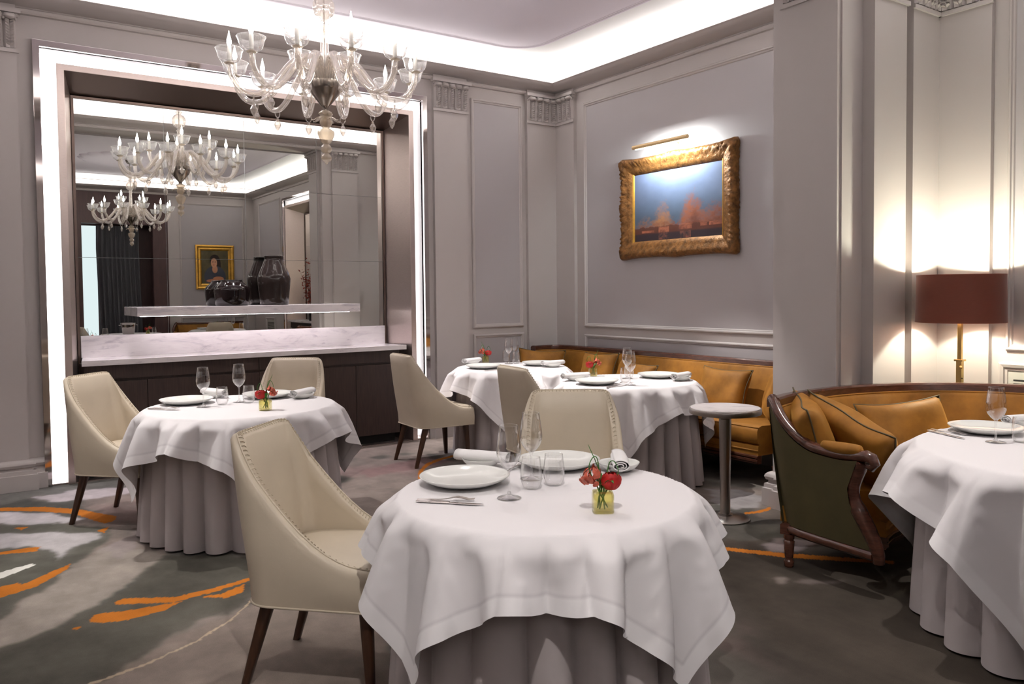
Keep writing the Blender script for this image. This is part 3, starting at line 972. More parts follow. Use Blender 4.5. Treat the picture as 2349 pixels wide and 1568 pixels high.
# ------------------------------------------------------------------ upholstered chair
def superlerp(a, b, t):
    return a+(b-a)*t
def chair_proto():
    t = thing('dining_chair', 'x', 'chair', group='cream leather dining chairs')
    # plan of the shell, front-left round the back to front-right (x to the right, y forward)
    W, B, FR, RC = 0.262, -0.265, 0.235, 0.105
    plan = []
    for k in range(9):
        plan.append((-W, superlerp(FR, B+RC, k/9)))
    for k in range(9):
        a = PI+PI/2*k/9
        plan.append((-W+RC+RC*math.cos(a), B+RC+RC*math.sin(a)))
    for k in range(9):
        plan.append((superlerp(-W+RC, W-RC, k/8), B))
    for k in range(1, 10):
        a = 1.5*PI+PI/2*k/9
        plan.append((W-RC+RC*math.cos(a), B+RC+RC*math.sin(a)))
    for k in range(1, 10):
        plan.append((W, superlerp(B+RC, FR, k/9)))
    n = len(plan)
    # top edge of the shell
    def top(y, x):
        q = (y-B)/(FR-B)                     # 0 at the back, 1 at the front
        if q < 0.045:
            cr = max(0.0, (abs(x)-0.10)/(W-0.10))
            return 0.930-0.010*cr**3
        return 0.47+0.456*(1-min(1, max(0, q-0.045)/0.93))**2.2
    ZB = 0.325
    def place(x, y, z):
        h = max(0.0, (z-0.40)/0.525)
        bk = min(1, max(0, (0.20-y)/0.40))
        tp = 1-0.075*h*bk                      # narrows upwards
        return (x*tp, y-0.075*h**1.15*bk-0.012*(z-ZB), z)
    rings = []
    for i, (x, y) in enumerate(plan):
        T = top(y, x)
        j0, j1 = max(0, i-1), min(n-1, i+1)
        tx, ty = plan[j1][0]-plan[j0][0], plan[j1][1]-plan[j0][1]
        L = math.hypot(tx, ty)
        nx, ny = -ty/L, tx/L                  # towards the inside
        if nx*(-x)+ny*(-y) < 0:
            nx, ny = -nx, -ny
        th = 0.052
        row = []
        for k in range(9):
            z = superlerp(ZB, T-0.016, k/8)
            bul = 0.010*math.sin(PI*k/8)
            row.append(place(x-nx*bul, y-ny*bul, z))
        row.append(place(x+nx*0.010, y+ny*0.010, T-0.003))
        row.append(place(x+nx*th*0.5, y+ny*th*0.5, T))
        row.append(place(x+nx*(th-0.010), y+ny*(th-0.010), T-0.004))
        for k in range(6):
            z = superlerp(T-0.018, 0.40, k/5)
            row.append(place(x+nx*th, y+ny*th, z))
        row.append(place(x+nx*0.02, y+ny*0.02, 0.36))
        rings.append(row)
    MB().loft(rings, True, True).build('shell', 'leather', t, smooth=True, auto=60)
    # piping with whip stitches along the inner top edge and round the front of the seat
    edge = [Vector(r[10])+Vector((0, 0, 0.001)) for r in rings]
    MB().tube(edge, 0.0036, 6).build('piping', 'leather', t, smooth=True)
    st = MB()
    acc, last = 0, edge[0]
    fine = smooth_path(edge, 4)
    for a, b in zip(fine, fine[1:]):
        acc += (b-a).length
        if acc > 0.0135:
            acc = 0
            d = (b-a).normalized()
            # across the edge: from the crown of the rim out and down
            out = Vector((a.x, a.y+0.02, 0)).normalized()
            out = (out-d*out.dot(d)).normalized()
            p = a+Vector((0, 0, 0.0005))
            st.tube([p-out*0.002+Vector((0, 0, 0.003)), p-out*0.013+Vector((0, 0, 0.0015)), p-out*0.021-Vector((0, 0, 0.006))], 0.0019, 4)
    tag(st.build('stitching', 'stitch', t), kind='stuff')
    # seat: domed pad with a rounded front
    rows = []
    for jz, (ins, z) in enumerate([(0.006, 0.325), (0.0, 0.345), (-0.006, 0.40), (-0.004, 0.445), (0.006, 0.462), (0.03, 0.476), (0.10, 0.486), (0.19, 0.490)]):
        ring = []
        for k in range(40):
            a = 2*PI*k/40
            ca, sa = math.cos(a), math.sin(a)
            e = 0.42
            hx, hy = 0.248-ins, 0.258-ins
            x = hx*math.copysign(abs(ca)**e, ca)
            y = hy*math.copysign(abs(sa)**e, sa)
            if sa > 0:
                y += 0.022*(1-(x/0.25)**2)
            wdt = 1-0.10*max(0, -y/0.26)
            ring.append((x*wdt*0.985, y*(0.93 if sa < 0 else 1)+0.005, z))
        rows.append(ring)
    MB().loft(rows, True, True).build('seat', 'leather', t, smooth=True, auto=50)
    pts = [Vector(p)+Vector((0, 0, 0.004)) for p in rows[4]]
    front = [p for p in pts if p.y > 0.19]
    front.sort(key=lambda p: p.x)
    MB().tube(front, 0.004, 6).build('piping', 'leather', t, smooth=True)
    low = [Vector(place(x*1.002, y*1.002, ZB+0.002)) for x, y in plan]
    MB().tube(low, 0.0045, 6).build('piping', 'leather', t, smooth=True)
    for sx in (-1, 1):
        for fr in (0, 1):
            tp = (sx*0.198, 0.185 if fr else -0.185, 0.335)
            ft = (sx*0.212, 0.205 if fr else -0.285, 0.0)
            rg = []
            for q, sz in ((0, 0.0245), (0.5, 0.020), (1, 0.0145)):
                c = [superlerp(a, b, q) for a, b in zip(tp, ft)]
                rg.append([(c[0]+sz*math.copysign(abs(math.cos(u))**0.6, math.cos(u)), c[1]+sz*math.copysign(abs(math.sin(u))**0.6, math.sin(u)), c[2]) for u in [2*PI*k/16 for k in range(16)]])
            MB().loft(rg).build('leg', 'walnut', t, smooth=True, auto=40)
    return t
CH = chair_proto()
def face(dx, dy):
    """rotation that turns the chair's front (+y) to (dx, dy)"""
    return math.atan2(-dx, dy)
first = True
CHAIRS = [((0.925, 5.705), (0.70, -0.70), 'cream leather chair left of the sideboard table, seen against the glowing niche border'),
          ((2.06, 6.06), (-0.60, -0.80), 'cream leather chair backing onto the wenge sideboard'),
          ((1.188, 2.905), (0.70, -0.715), 'cream leather chair beside the foremost table, turned sideways with its stitched shell side showing'),
          ((2.43, 3.01), (-0.60, -0.80), 'cream leather chair facing across the foremost table between its two plates'),
          ((3.385, 6.07), (0.995, -0.05), 'cream leather chair at the corner table, its seat and walnut legs lit up'),
          ((3.44, 4.495), (0.99, -0.11), 'cream leather chair turned to the sofa table with its plain back showing')]
for (x, y), (dx, dy), lab in CHAIRS:
    if first:
        CH.location = (x, y, 0)
        CH.rotation_euler = (0, 0, face(dx, dy))
        CH['label'] = lab
        first = False
    else:
        dup(CH, (x, y, 0), face(dx, dy), lab)

# ------------------------------------------------------------------ draped square cloths (a small position-based cloth solver)
def sim_cloth(R, half, rot, seed, N=41, steps=120, iters=20):
    rs = np.random.RandomState(seed)
    u = np.linspace(-half, half, N)
    U, V = np.meshgrid(u, u, indexing='ij')
    c, s = math.cos(rot), math.sin(rot)
    P = np.stack([c*U-s*V, s*U+c*V, np.zeros_like(U)], -1).reshape(-1, 3)
    P[:, 2] = 0.001
    h = u[1]-u[0]
    I = np.arange(N*N).reshape(N, N)
    B = []
    def add(a, b):
        a, b = a.ravel(), b.ravel()
        L = np.linalg.norm(P0[a]-P0[b], axis=1)
        B.append((a, b, L))
    P0 = P.copy()
    for k in (0, 1):
        add(I[:, k:N-1:2], I[:, k+1:N:2]); add(I[k:N-1:2, :], I[k+1:N:2, :])
        add(I[k:N-1:2, :-1], I[k+1:N:2, 1:]); add(I[k:N-1:2, 1:], I[k+1:N:2, :-1])
    nst = len(B)
    for k in range(4):
        j = np.arange(k, N-2, 4)
        add(I[:, j], I[:, j+2]); add(I[j, :], I[j+2, :])
    r0 = np.hypot(P[:, 0], P[:, 1])
    th = np.arctan2(P[:, 1], P[:, 0])
    over = r0 > R
    P[over, 2] -= (r0[over]-R)*0.3
    P += rs.randn(*P.shape)*0.002*over[:, None]
    V_ = np.zeros_like(P)
    dt = 1/120
    Rs = R+0.006
    for st in range(steps):
        V_[:, 2] -= 9.8*dt
        V_ *= 0.985
        Q = P+V_*dt
        for it in range(iters):
            for bi, (a, b, L) in enumerate(B):
                d = Q[b]-Q[a]
                l = np.sqrt((d*d).sum(1))+1e-9
                k = 0.5 if bi < nst else 0.5*0.12
                cc = (k*(l-L)/l)[:, None]*d
                Q[a] += cc
                Q[b] -= cc
            r = np.hypot(Q[:, 0], Q[:, 1])
            e = 0.014       # rounded table edge
            top = (r < R-e) & (Q[:, 2] < 0)
            Q[top, 2] = 0
            ed = (r >= R-e) & (Q[:, 2] > -e)
            dr, dz = r-(R-e), Q[:, 2]+e
            dd = np.sqrt(dr*dr+dz*dz)
            m = ed & (dd < e)
            if m.any():
                f = e/np.maximum(dd[m], 1e-6)
                rr = (R-e)+dr[m]*f
                Q[m, 2] = -e+dz[m]*f
                Q[m, 0] *= rr/r[m]; Q[m, 1] *= rr/r[m]
            RZ = Rs+0.07*np.clip(-Q[:, 2], 0, 1)
            sd = (Q[:, 2] <= -e) & (r < RZ) & (r > R*0.5)
            if sd.any():
                f = RZ[sd]/r[sd]
                Q[sd, 0] *= f; Q[sd, 1] *= f
        V_ = (Q-P)/dt
        ontop = (np.hypot(Q[:, 0], Q[:, 1]) < R-0.02)
        V_[ontop] *= 0.2
        P = Q
    return P.reshape(N, N, 3)

ZT = 0.755
def topper(R, half, rot, seed):
    P = sim_cloth(R, half, rot, seed)
    # refine the solved sheet (Catmull-Rom), then give the hanging part its small flutes
    def up(A_, k):
        n = A_.shape[0]
        pad = np.concatenate([2*A_[:1]-A_[1:2], A_, 2*A_[-1:]-A_[-2:-1]], 0)
        a, b, c, d = pad[:-3], pad[1:-2], pad[2:-1], pad[3:]
        out = []
        for q in range(k):
            t = q/k
            out.append(0.5*((2*b)+(c-a)*t+(2*a-5*b+4*c-d)*t*t+(3*b-a-3*c+d)*t**3))
        o_ = np.stack(out, 1).reshape(-1, *A_.shape[1:])
        return np.concatenate([o_, A_[-1:]], 0)
    P = up(P, 4)
    P = up(P.transpose(1, 0, 2), 4).transpose(1, 0, 2).copy()
    N = P.shape[0]
    r = np.hypot(P[..., 0], P[..., 1])
    th = np.arctan2(P[..., 1], P[..., 0])
    P[..., 2] = np.where(r < R-0.012, 0.0008, P[..., 2])
    drop = np.clip(-P[..., 2], 0, 1)
    rs2 = random.Random(seed)
    ph = [rs2.uniform(0, 6.28) for _ in range(4)]
    w_ = 11*th+ph[0]+0.9*np.sin(2*th+ph[1])+0.7*np.sin(5*th+ph[2])
    fl_ = np.abs(np.sin(w_))**0.7
    g_ = np.clip((drop-0.006)/0.05, 0, 1)
    g_ = g_*g_*(3-2*g_)*np.clip(1.25-drop*1.6, 0.35, 1)
    dis = 0.034*g_*fl_*(0.65+0.35*np.sin(3*th+ph[3]))
    P[..., 0] += dis*P[..., 0]/np.maximum(r, 1e-6)
    P[..., 1] += dis*P[..., 1]/np.maximum(r, 1e-6)
    me = bpy.data.meshes.new('tablecloth')
    v = P.reshape(-1, 3).copy()
    I = np.arange(N*N).reshape(N, N)
    F = np.stack([I[:-1, :-1].ravel(), I[1:, :-1].ravel(), I[1:, 1:].ravel(), I[:-1, 1:].ravel()], 1)
    me.from_pydata(v.tolist(), [], F.tolist())
    # sewn hem: a slightly whiter double band along the four edges
    d = np.minimum(np.arange(N), np.arange(N)[::-1])
    D = np.minimum(d[:, None], d[None, :]).ravel()*(2*half/(N-1))
    col = np.where((D <= 0.052)[:, None], np.array([[0.90, 0.875, 0.89]]), np.array([[0.84, 0.81, 0.825]]))
    col[(D > 0.049) & (D < 0.060)] = (0.74, 0.71, 0.73)
    col_attr(me, col)
    me.materials.append(M['linen'])
    me.polygons.foreach_set('use_smooth', [True]*len(me.polygons))
    return me
def skirt(R, n, seed, t):
    rs = random.Random(seed)
    ph = [rs.uniform(0, 6.28) for _ in range(3)]
    K, H = 420, 12
    rows = []
    for i in range(H+1):
        h = i/H
        z = ZT-0.020-(ZT-0.032)*h
        row = []
        for k in range(K):
            a = 2*PI*k/K
            s = abs(math.sin(0.5*(n*a)+ph[0]+0.55*math.sin(3*a+ph[1])+0.35*math.sin(5*a+ph[2])))**0.62
            amp = 0.80+0.20*math.sin(2*a+ph[1])
            r = R-0.056-0.010*h+(0.034+0.090*h**0.9)*amp*s
            row.append((r*math.cos(a), r*math.sin(a), z))
        rows.append(row)
    return MB().loft(rows, True, False).build('skirt', 'skirt', t, smooth=True)
def table(c, R, half, rot, seed, label, clabel, mesh=None, n=23):
    t = thing('round_table', label, 'table', (c[0], c[1], 0), group='round tables in floor-length grey skirts')
    MB().lathe([(0, 0.722), (R-0.034, 0.722), (R-0.026, 0.728), (R-0.024, 0.738), (R-0.030, 0.748), (R-0.045, 0.7525), (0, 0.7525)], 64).build('tabletop', 'wood', t)
    MB().lathe([(0, 0.004), (0.24, 0.004), (0.24, 0.02), (0.05, 0.05), (0.045, 0.70), (0.15, 0.722), (0, 0.722)], 24).build('pedestal', 'black', t, smooth=True, auto=40)
    skirt(R, n, seed, t)
    me = mesh or topper(R, half, math.radians(rot), seed)
    o = bpy.data.objects.new('tablecloth', me)
    COL.objects.link(o)
    o.location = (c[0], c[1], ZT)
    if mesh:
        o.rotation_euler = (0, 0, math.radians(rot))
    tag(o, clabel, 'tablecloth', 'white square tablecloths over the skirts')
    return me
TA, TB, TC, TD, TE = (1.45, 5.06), (1.648, 2.195), (4.225, 4.55), (4.18, 6.06), (3.895, 1.29)
table(TA, 0.575, 0.755, -49, 11, 'round grey-skirted table in front of the wenge sideboard', 'white square cloth over the table in front of the sideboard', n=25)
table(TB, 0.515, 0.70, -37.5, 12, 'round grey-skirted table standing clear of the sofas, a chair on either side', 'white square cloth with pointed corners over the foremost table', n=21)
mc = table(TC, 0.515, 0.715, 0, 13, 'round grey-skirted table at the long sofa, beside the marble side table', 'white square cloth over the table next to the marble side table')
table(TD, 0.515, 0.715, 2, 13, 'round grey-skirted table in the wall corner at the end of the long sofa', 'white square cloth over the table in the wall corner', mesh=mc)
table(TE, 0.75, 0.97, -43, 15, 'large round grey-skirted table inside the curved sofa', 'white square cloth over the large table inside the curved sofa', n=22)

# ------------------------------------------------------------------ tableware
Z1 = ZT+0.0022
USED = {}
def put(key, make, loc, rz, label, group=None):
    if key not in USED:
        o = make()
        USED[key] = o
    else:
        o = dup(USED[key], (0, 0, 0))
    o.location = loc
    o.rotation_euler = (0, 0, rz)
    o['label'] = label
    if group:
        o['group'] = group
    elif 'group' in o:
        del o['group']
    return o
def mk_plate(R=0.162):
    def f():
        k = R/0.162
        o = MB().lathe([(0, 0.0), (0.085*k, 0.0), (0.090*k, 0.003), (0.125*k, 0.010), (0.152*k, 0.023), (0.161*k, 0.0305), (0.1622*k, 0.0325), (0.160*k, 0.0335), (0.150*k, 0.027), (0.12*k, 0.0145), (0.088*k, 0.008), (0.04*k, 0.0065), (0, 0.0065)], 64).build('dinner_plate' if R > 0.1 else 'side_plate', 'china', smooth=True)
        return tag(o, 'x', 'plate')
    return f
def mk_wine():
    t = thing('wine_glass', 'x', 'wine glass')
    MB().lathe([(0, 0.0), (0.040, 0.0), (0.0415, 0.0015), (0.036, 0.004), (0.018, 0.0075), (0.007, 0.013), (0.005, 0.022), (0, 0.022)], 32).build('foot', 'glass', t, smooth=True)
    MB().lathe([(0.0045, 0.020), (0.0038, 0.045), (0.0036, 0.075), (0.005, 0.092), (0.009, 0.100)], 16).build('stem', 'glass', t, smooth=True)
    MB().lathe([(0.0, 0.0985), (0.010, 0.1005), (0.022, 0.111), (0.033, 0.126), (0.0395, 0.143), (0.0412, 0.158), (0.0395, 0.182), (0.0355, 0.212), (0.0315, 0.242), (0.0318, 0.2432), (0.0312, 0.2436), (0.0308, 0.2425)], 40).build('bowl', 'glass', t, smooth=True)
    return t
def mk_tumbler():
    o = MB().lathe([(0, 0.0), (0.022, 0.0), (0.028, 0.004), (0.0355, 0.022), (0.0378, 0.042), (0.0362, 0.070), (0.0318, 0.108), (0.0321, 0.1092), (0.0315, 0.1096), (0.0311, 0.1085)], 40).build('tumbler', 'glass', smooth=True)
    return tag(o, 'x', 'tumbler')
def mk_napkin():
    # rolled linen: a flattened spiral carried along x, the free end tucked under
    L = 0.225
    prof = []
    turns, n = 2.6, 60
    for k in range(n+1):
        a = 2*PI*turns*k/n
        r = 0.0225-0.0064*a/(2*PI)
        prof.append((1.7*r*math.cos(a+0.9), r*math.sin(a+0.9)*(1.02 if math.sin(a+0.9) > 0 else 0.92)+0.0215))
    prof = [(-0.006, 0.0015), (0.010, 0.001)]+prof
    rows = []
    for q in range(9):
        x = -L/2+L*q/8
        w_ = 1-0.05*math.cos(PI*q/8*2)+0.02*math.sin(q*2.1)
        rows.append([(x+0.004*math.sin(k*0.21), y*w_, z) for k, (y, z) in enumerate(prof)])
    o = MB().grid(rows).build('napkin', 'linen_roll', smooth=True)
    sd = o.modifiers.new('thick', 'SOLIDIFY')
    sd.thickness = 0.0022
    return tag(o, 'x', 'napkin')
def flat_shape(mb, outline, zf, th):
    n = len(outline)
    mb.add([(x, y, zf(x)) for x, y in outline]+[(x, y, zf(x)+th) for x, y in outline], [tuple(range(n-1, -1, -1)), tuple(range(n, 2*n))]+[(k, (k+1) % n, n+(k+1) % n, n+k) for k in range(n)])
def mk_knife():
    t = thing('knife', 'x', 'knife')
    mb = MB()
    flat_shape(mb, [(-0.115, -0.009), (-0.10, -0.0105), (-0.02, -0.0075), (0.0, -0.0065), (0.0, 0.0065), (-0.02, 0.0075), (-0.10, 0.0105), (-0.115, 0.009)], lambda x: 0.001, 0.0055)
    mb.build('handle', 'silver', t, bevel=0.002)
    mb = MB()
    flat_shape(mb, [(-0.002, -0.006), (0.03, -0.0095), (0.085, -0.0085), (0.112, -0.001), (0.115, 0.004), (0.10, 0.0065), (-0.002, 0.0062)], lambda x: 0.003, 0.0016)
    mb.build('blade', 'silver', t)
    return t
def mk_fork():
    t = thing('fork', 'x', 'fork')
    zf = lambda x: 0.001+0.010*math.exp(-((x-0.035)/0.035)**2)+0.008*max(0, (x-0.075)/0.03)
    mb = MB()
    xs = [-0.10+0.01*k for k in range(15)]
    wd = lambda x: 0.0085-0.0055*min(1, max(0, (x+0.10)/0.09)) if x < 0.0 else 0.003+0.0085*min(1, max(0, (x-0.012)/0.022))
    up = [(x, wd(x)) for x in xs]
    rows = [[(x, -wd(x), zf(x)), (x, wd(x), zf(x)), (x, wd(x), zf(x)+0.0025), (x, -wd(x), zf(x)+0.0025)] for x in xs]
    mb.loft(rows)
    mb.build('handle', 'silver', t)
    for k in range(4):
        y = -0.0093+0.0062*k
        MB().loft([[(x, y-0.0016*s, zf(x)), (x, y+0.0016*s, zf(x)), (x, y+0.0016*s, zf(x)+0.002), (x, y-0.0016*s, zf(x)+0.002)] for x, s in ((0.038, 1), (0.055, 1), (0.075, 0.9), (0.092, 0.5))]).build('tine', 'silver', t)
    return t
def petal_patch(mb, az, el, r, w, h, curl, cx=0, cy=0, cz=0):
    rows = []
    for i in range(5):
        v = i/4
        row = []
        for j in range(5):
            s = (j/4-0.5)*2
            a = az+s*w*(0.55+0.45*math.sin(PI*min(1, v*0.9+0.1)))
            e = el+v*h
            rr = r*(1+curl*v*v)
            row.append((cx+rr*math.cos(e)*math.cos(a), cy+rr*math.cos(e)*math.sin(a), cz+rr*math.sin(e)*1.0-0.12*r*s*s*v))
        rows.append(row)
    mb.grid(rows)
def mk_flowers():
    t = thing('flower_vase', 'x', 'flower arrangement')
    r = random.Random(4)
    s = 0.033
    gl = MB()
    e = 0.35
    ring = lambda k, z: [(k*math.copysign(abs(math.cos(a))**e, math.cos(a)), k*math.copysign(abs(math.sin(a))**e, math.sin(a)), z) for a in [2*PI*q/28 for q in range(28)]]
    gl.loft([ring(s*0.95, 0.0), ring(s, 0.004), ring(s, 0.054), ring(s*0.93, 0.062), ring(s*0.60, 0.066), ring(s*0.56, 0.064), ring(s*0.86, 0.058), ring(s*0.92, 0.05), ring(s*0.92, 0.009), ring(s*0.8, 0.007)], True, True)
    gl.build('vase', 'yellow_glass', t, smooth=True, auto=40)
    for (a, b) in (((0.012, 0.01, 0.01), (-0.022, -0.004, 0.082)), ((-0.015, 0.0, 0.012), (0.025, 0.002, 0.10)), ((0.008, -0.014, 0.01), (0.004, 0.006, 0.12)), ((-0.004, 0.016, 0.01), (-0.006, -0.012, 0.09)), ((0.016, -0.002, 0.01), (0.0, 0.0, 0.08))):
        MB().tube([a, ((a[0]+b[0])/2+0.004, (a[1]+b[1])/2, (a[2]+b[2])/2), b], 0.0024, 6).build('stem', 'stem', t, smooth=True)
    ro = MB()
    for ringi, (np_, el, w_, h_, rr) in enumerate(((3, 0.5, 1.2, 0.9, 0.012), (4, 0.2, 1.0, 1.1, 0.018), (5, -0.25, 0.85, 1.35, 0.024), (6, -0.7, 0.75, 1.5, 0.0285), (6, -1.0, 0.75, 1.45, 0.032))):
        for k in range(np_):
            petal_patch(ro, 2*PI*k/np_+ringi*0.7, el, rr, w_, h_, 0.10, -0.026, -0.004, 0.096)
    tag(ro.build('rose_bloom', 'rose', t, smooth=True), 'red rose', kind='stuff')
    ca = MB()
    for k in range(46):
        a, e2 = r.uniform(0, 6.28), math.asin(r.uniform(-0.55, 1))
        petal_patch(ca, a, e2-0.35, r.uniform(0.017, 0.034), r.uniform(0.25, 0.45), 0.7, r.uniform(0.05, 0.35), 0.032, 0.002, 0.106)
    tag(ca.build('carnation_bloom', 'carnation', t, smooth=True), 'coral carnation', kind='stuff')
    for a0, tip in ((0.3, 0.05), (2.2, 0.045), (4.1, 0.05), (5.4, 0.04)):
        d = Vector((math.cos(a0), math.sin(a0), 0))
        n2 = Vector((-d.y, d.x, 0))
        rows = []
        for q in range(7):
            v = q/6
            c = d*(0.004+tip*v)+Vector((0, 0, 0.07+0.035*math.sin(v*2.2)))
            w_ = 0.011*math.sin(PI*min(1, v*0.93+0.05))
            rows.append([c-n2*w_, c+Vector((0, 0, -0.003)), c+n2*w_])
        MB().grid(rows).build('leaf', 'leaf', t, smooth=True)
    for k, (x, y, hh, lean) in enumerate(((0.002, 0.004, 0.165, 0.03), (-0.006, -0.006, 0.15, -0.03))):
        pts = [(x, y, 0.05), (x+lean*0.2, y, 0.10), (x+lean*0.5, y+0.004, hh), (x+lean, y+0.01, hh+0.006), (x+lean*1.4, y+0.012, hh-0.025), (x+lean*0.9, y+0.008, 0.10)]
        MB().tube(smooth_path(pts, 5), 0.0016, 5).build('grass_blade', 'leaf', t, smooth=True)
    MB().tube(smooth_path([(0.002, 0, 0.06), (0.012, 0.0, 0.13), (0.045, 0.004, 0.21)], 5), [0.0016]*8+[0.0012]*2+[0.0006], 5).build('grass_blade', 'leaf', t, smooth=True)
    return t

TN = {'A': 'the sideboard table', 'B': 'the foremost table', 'C': 'the long-sofa table', 'D': 'the corner table', 'E': 'the curved-sofa table'}
CR = -YAW
def pl(tb, px, py, who):
    put('plate', mk_plate(), at(px, py, Z1), 0, 'white round plate on %s, %s' % (TN[tb], who))
def wg(tb, *pp):
    for k, (px, py) in enumerate(pp):
        put('wine', mk_wine, at(px, py, Z1), 0, 'stemmed wine glass by the %s plate on %s' % (('first', 'second')[k], TN[tb]), 'wine glasses on %s' % TN[tb])
def tu(tb, *pp):
    for k, (px, py) in enumerate(pp):
        put('tumbler', mk_tumbler, at(px, py, Z1), 0, 'stemless clear tumbler %s on %s' % (('between the wine glasses', 'by the second plate')[k], TN[tb]), 'tumblers on %s' % TN[tb])
def sp(tb, px, py, nap0, nap1, what):
    c = at(px, py, Z1)
    put('side', mk_plate(0.078), c, 0, 'small white side plate under the %s on %s' % (what, TN[tb]))
    a, b = at(*nap0, Z1+0.03), at(*nap1, Z1+0.03)
    d = b-a
    put('napkin', mk_napkin, (c.x, c.y, Z1+0.0165), math.atan2(d.y, d.x), '%s on a side plate on %s' % (what, TN[tb]))
def cut(tb, kind, p0, p1, who):
    a, b = at(*p0, Z1), at(*p1, Z1)
    d = b-a
    c = (a+b)/2
    put(kind, mk_knife if kind == 'knife' else mk_fork, c, math.atan2(d.y, d.x), 'silver %s on %s, %s' % (kind, TN[tb], who))
def fl(tb, px, py, flip, lab):
    put('flowers', mk_flowers, at(px, py, Z1), CR+(PI if flip else 0), lab)

pl('A', 428, 925, 'before the left-hand chair'); pl('A', 614, 911, 'before the chair backing onto the sideboard')
wg('A', (467, 933), (549, 922)); tu('A', (510, 927), (571, 923))
sp('A', 492, 911, (456, 903), (528, 910), 'napkin roll lying behind a tumbler'); sp('A', 694, 912, (660, 914), (728, 899), 'napkin roll beside the second plate')
cut('A', 'knife', (340, 938), (414, 941), 'in front of the first plate'); cut('A', 'fork', (352, 935), (412, 938), 'in front of the first plate')
fl('A', 609, 940, False, 'yellow glass cube vase with red rose and coral carnation on the sideboard table')
pl('B', 1066, 1108, 'before the sideways chair'); pl('B', 1281, 1069, 'before the chair facing across')
wg('B', (1168, 1142), (1219, 1098)); tu('B', (1219, 1119), (1271, 1111))
sp('B', 1105, 1068, (1035, 1058), (1175, 1070), 'long napkin roll'); sp('B', 1420, 1078, (1442, 1096), (1424, 1042), 'napkin roll seen end-on')
cut('B', 'knife', (957, 1150), (1108, 1159), 'in front of the first plate'); cut('B', 'fork', (962, 1146), (1090, 1148), 'in front of the first plate'); cut('B', 'fork', (1150, 1088), (1190, 1070), 'between the two plates')
a_, b_ = at(1395, 1088, Z1+0.02), at(1401, 1052, Z1+0.02)
bk = put('knife', mk_knife, ((a_.x+b_.x)/2, (a_.y+b_.y)/2, Z1+0.0165), math.atan2(a_.y-b_.y, a_.x-b_.x), 'silver butter knife laid across the side plate on the foremost table')
bk.scale = (0.72, 0.9, 0.9)
fl('B', 1383, 1172, True, 'yellow glass cube vase with coral carnation and red rose on the foremost table')
pl('C', 1369, 880, 'before the chair'); pl('C', 1510, 865, 'before the sofa')
wg('C', (1446, 883), (1439, 868)); tu('C', (1434, 876), (1443, 865))
sp('C', 1320, 872, (1288, 870), (1352, 866), 'napkin roll beside the flowers'); sp('C', 1562, 872, (1534, 876), (1598, 864), 'napkin roll at the right edge')
cut('C', 'knife', (1386, 890), (1446, 882), 'in front of the first plate'); cut('C', 'fork', (1400, 884), (1440, 878), 'in front of the first plate')
fl('C', 1360, 862, False, 'yellow glass cube vase with red rose, carnation and grass on the long-sofa table')
pl('D', 1109, 844, 'before the chair'); pl('D', 1237, 837, 'before the sofa')
wg('D', (1167, 834), (1180, 829)); tu('D', (1161, 829), (1184, 833))
sp('D', 1082, 835, (1055, 838), (1105, 832), 'napkin roll beside the flowers'); sp('D', 1268, 841, (1250, 841), (1296, 838), 'napkin roll at the right edge')
cut('D', 'knife', (1116, 850), (1160, 847), 'in front of the first plate')
fl('D', 1114, 831, True, 'yellow glass cube vase with coral carnation and red rose on the corner table')
pl('E', 2262, 991, 'before the curved sofa'); wg('E', (2284, 1014)); tu('E', (2342, 1013))
cut('E', 'knife', (2131, 988), (2212, 1007), 'left of the plate'); cut('E', 'fork', (2145, 986), (2214, 998), 'left of the plate')
sp('E', 2352, 978, (2310, 976), (2390, 972), 'napkin roll at the far edge')

